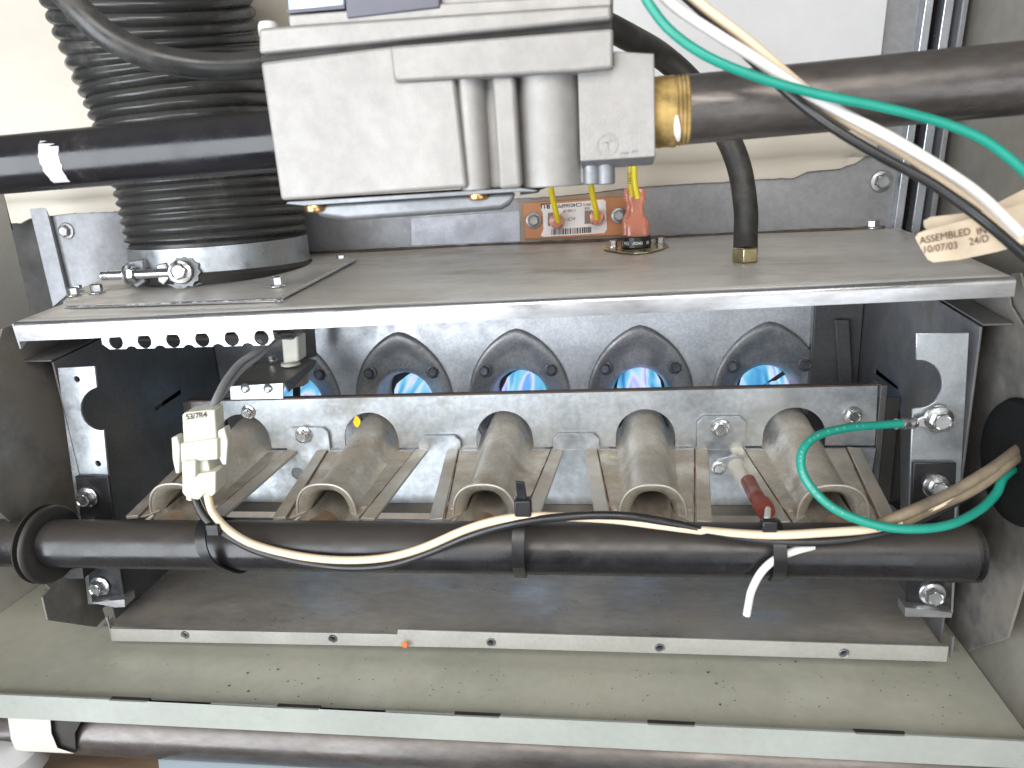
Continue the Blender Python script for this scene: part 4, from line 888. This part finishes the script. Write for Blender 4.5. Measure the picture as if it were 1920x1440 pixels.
wire('yellow_wire', yp([(1119, 410, 15.4), (1117, 393, 15.0), (1112, 370, 14.6), (1108, 345, 14.0), (1106, 315, 13)]), .185, 'wireyellow', 'yellow wire into the right terminal of the orange board')

# ================================================================== UPPER RIGHT WIRES AND TAG
def dp(l): return [D(a, b, c) for a, b, c in l]
ud = 22.3
wire('green_wire', dp([(1190, -40, ud), (1222, 15, ud), (1262, 62, ud), (1330, 108, ud), (1430, 148, ud), (1540, 178, ud), (1650, 200, ud), (1760, 228, ud), (1840, 260, ud), (1890, 295, ud), (1935, 335, ud)]), .15, 'wiregreen', 'green wire sweeping over the supply pipe at top right')
ud2 = 22.7
wire('white_wire', dp([(1215, -40, ud2), (1262, 10, ud2), (1340, 62, ud2), (1420, 112, ud2), (1500, 165, ud2), (1580, 212, ud2 + .2), (1670, 258, ud2), (1760, 312, ud2), (1830, 360, ud2), (1880, 405, ud2), (1915, 440, ud2)]), .17, 'wirewhite', 'white wire running diagonally over the supply pipe at top right')
ud3 = 23.0
wire('pale_wire', dp([(1260, -40, ud3), (1320, 12, ud3), (1385, 62, ud3), (1440, 108, ud3), (1500, 160, ud3 + .2), (1580, 222, ud3 + .1), (1680, 278, ud3), (1770, 335, ud3), (1850, 388, ud3), (1915, 450, ud3)]), .16, 'wirecream', 'pale cream wire alongside the white one above the supply pipe')
wire('dark_wire', dp([(1260, -30, 23.2), (1310, 15, 23.2), (1352, 50, 23.2), (1385, 88, 23.3), (1430, 130, 23.3), (1490, 185, 23), (1560, 238, 22.8), (1650, 292, 22.6), (1740, 340, 22.4), (1810, 388, 22.2), (1870, 435, 22), (1935, 492, 22)]), .16, 'wireblack', 'black wire dropping across the supply pipe towards the paper tag')
tg = top('paper_tag', D(1820, 480, 23.6), 'aged paper tag printed ASSEMBLED 10/07/03 wrapped on the wires', 'tag')
def curved(pl, dep, mat, nm, thick=.03):
    return put(nm, prism([D(a, b, dep) for a, b in pl], (0, thick, 0)), mat, tg)
curved([(1733, 425), (1732, 414), (1745, 407), (1840, 396), (1930, 350), (1930, 420), (1840, 450), (1745, 440)], 24.0, 'paper', 'back_flap')
curved([(1716, 446), (1722, 437), (1735, 432), (1840, 405), (1930, 378), (1930, 455), (1870, 472), (1800, 487), (1750, 492), (1740, 487), (1728, 468)], 23.6, 'paper', 'front_flap')
def tt(s, px, py, ang, size, mt='inkbrown'):
    o_ = D(px, py, 23.58); e = D(px + 50 * cos(ang), py + 50 * sin(ang), 23.58); uu = (e - o_).normalized(); nn = (CP - o_).normalized(); vv = nn.cross(uu)
    text(s, o_ + nn * .03, uu, vv, size, mt, tg, sx=1.0, font_off=0)
tt('ASSEMBLED', 1725, 458, radians(-11), .33); tt('IN', 1832, 441, radians(-12), .33); tt('KY', 1868, 432, radians(-14), .33)
tt('10/07/03', 1730, 475, radians(-8), .33); tt('24/D', 1818, 460, radians(-12), .33)

# ================================================================== LOWER FRONT: pipe, strap, room floor
la, lb2 = Y(-120, 1372, -2.2), Y(2000, 1440, -2.2)
lp_ = top('lower_pipe', V(((la.x + lb2.x) / 2, -2.2, la.z - 1.5)), 'brownish iron pipe running under the cabinet floor lip', 'pipe')
put('pipe', tube([Y(-120, 1345, -2.4), Y(2000, 1446, -2.4)], 1.5, 40, 1), 'ironbare', lp_, smooth=60)
st = top('pipe_strap', Y(60, 1410, -3.9), 'light grey steel strap bent round the pipe below the left corner', 'strap')
put('strap_band', loft([pts(l, y) for l, y in (([(14, 1343), (95, 1348), (97, 1375), (108, 1402), (140, 1413), (30, 1408), (20, 1385)], -4.3), ([(14, 1343), (95, 1348), (97, 1375), (108, 1402), (140, 1413), (30, 1408), (20, 1385)], -4.1))]), 'walllight', st, bevel=.05)
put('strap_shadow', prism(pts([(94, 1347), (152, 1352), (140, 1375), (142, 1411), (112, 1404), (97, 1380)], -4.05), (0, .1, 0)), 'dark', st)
tag(put('room_floor', prism([V((-60, -20, -27)), V((90, -20, -27)), V((90, 25, -27)), V((-60, 25, -27))], (0, 0, -1)), 'wood'), kind='structure')
o = put('blue_sheet', prism([Z(296, 1414, -24), Z(303, 1500, -24), Z(2000, 1560, -24), Z(2000, 1440, -24)], (0, 0, -.1)), 'bluepaper'); tag(o, 'pale blue flat sheet lying under the lower pipe', 'sheet')
o = put('white_scrap', lathe(Z(8, 1440, -24), EZ, [(0, 2.2), (1, 2.0), (1.5, 1.2), (1.6, .1)], 20), 'white'); tag(o, 'rounded white object at the bottom left corner below the pipe', 'object')
# chips and grit
c = Y(760, 1208, .05)
o = put('plastic_chip', lathe(c, V((.1, -1, .2)), [(0, .14), (.06, .2), (.12, .14), (.13, .02)], 9), 'chip', smooth=30); tag(o, 'tiny orange chip stuck on the painted floor flange', 'chip')
random.seed(11); gs = []
for k in range(150):
    px = random.uniform(180, 1800); py = random.gauss(1290, 38)
    if not 1225 < py < 1400: continue
    p = Z(px, py, FL + .05)
    if p.y < -4 or p.y > 2: continue
    r = random.uniform(.02, .055) * (2.0 if random.random() < .08 else 1); a = random.random() * 3
    gs.append(([p + V((r * cos(a), r * sin(a), 0)), p + V((r * cos(a + 2), r * .5 * sin(a + 2), 0)), p + V((r * cos(a + 4), r * sin(a + 4), 0)), p + V((0, 0, r * .6))], [(0, 1, 3), (1, 2, 3), (2, 0, 3)]))
o = put('grit', join(*gs), 'soot'); tag(o, 'dark grit scattered on the sage cabinet floor', 'grit', kind='stuff')
random.seed(5); gs = []
for k in range(140):
    px = random.uniform(230, 1750); py = random.uniform(1085, 1205); p = Z(px, py, -17.93)
    if p.y < .5: continue
    r = random.uniform(.02, .05); a = random.random() * 3
    gs.append(([p + V((r * cos(a), r * sin(a), 0)), p + V((r * cos(a + 2), r * .5 * sin(a + 2), 0)), p + V((r * cos(a + 4), r * sin(a + 4), 0)), p + V((0, 0, r * .6))], [(0, 1, 3), (1, 2, 3), (2, 0, 3)]))
o = put('rust_flakes', join(*gs), 'wood'); tag(o, 'rust flakes on the scorched floor of the burner box', 'flakes', kind='stuff')
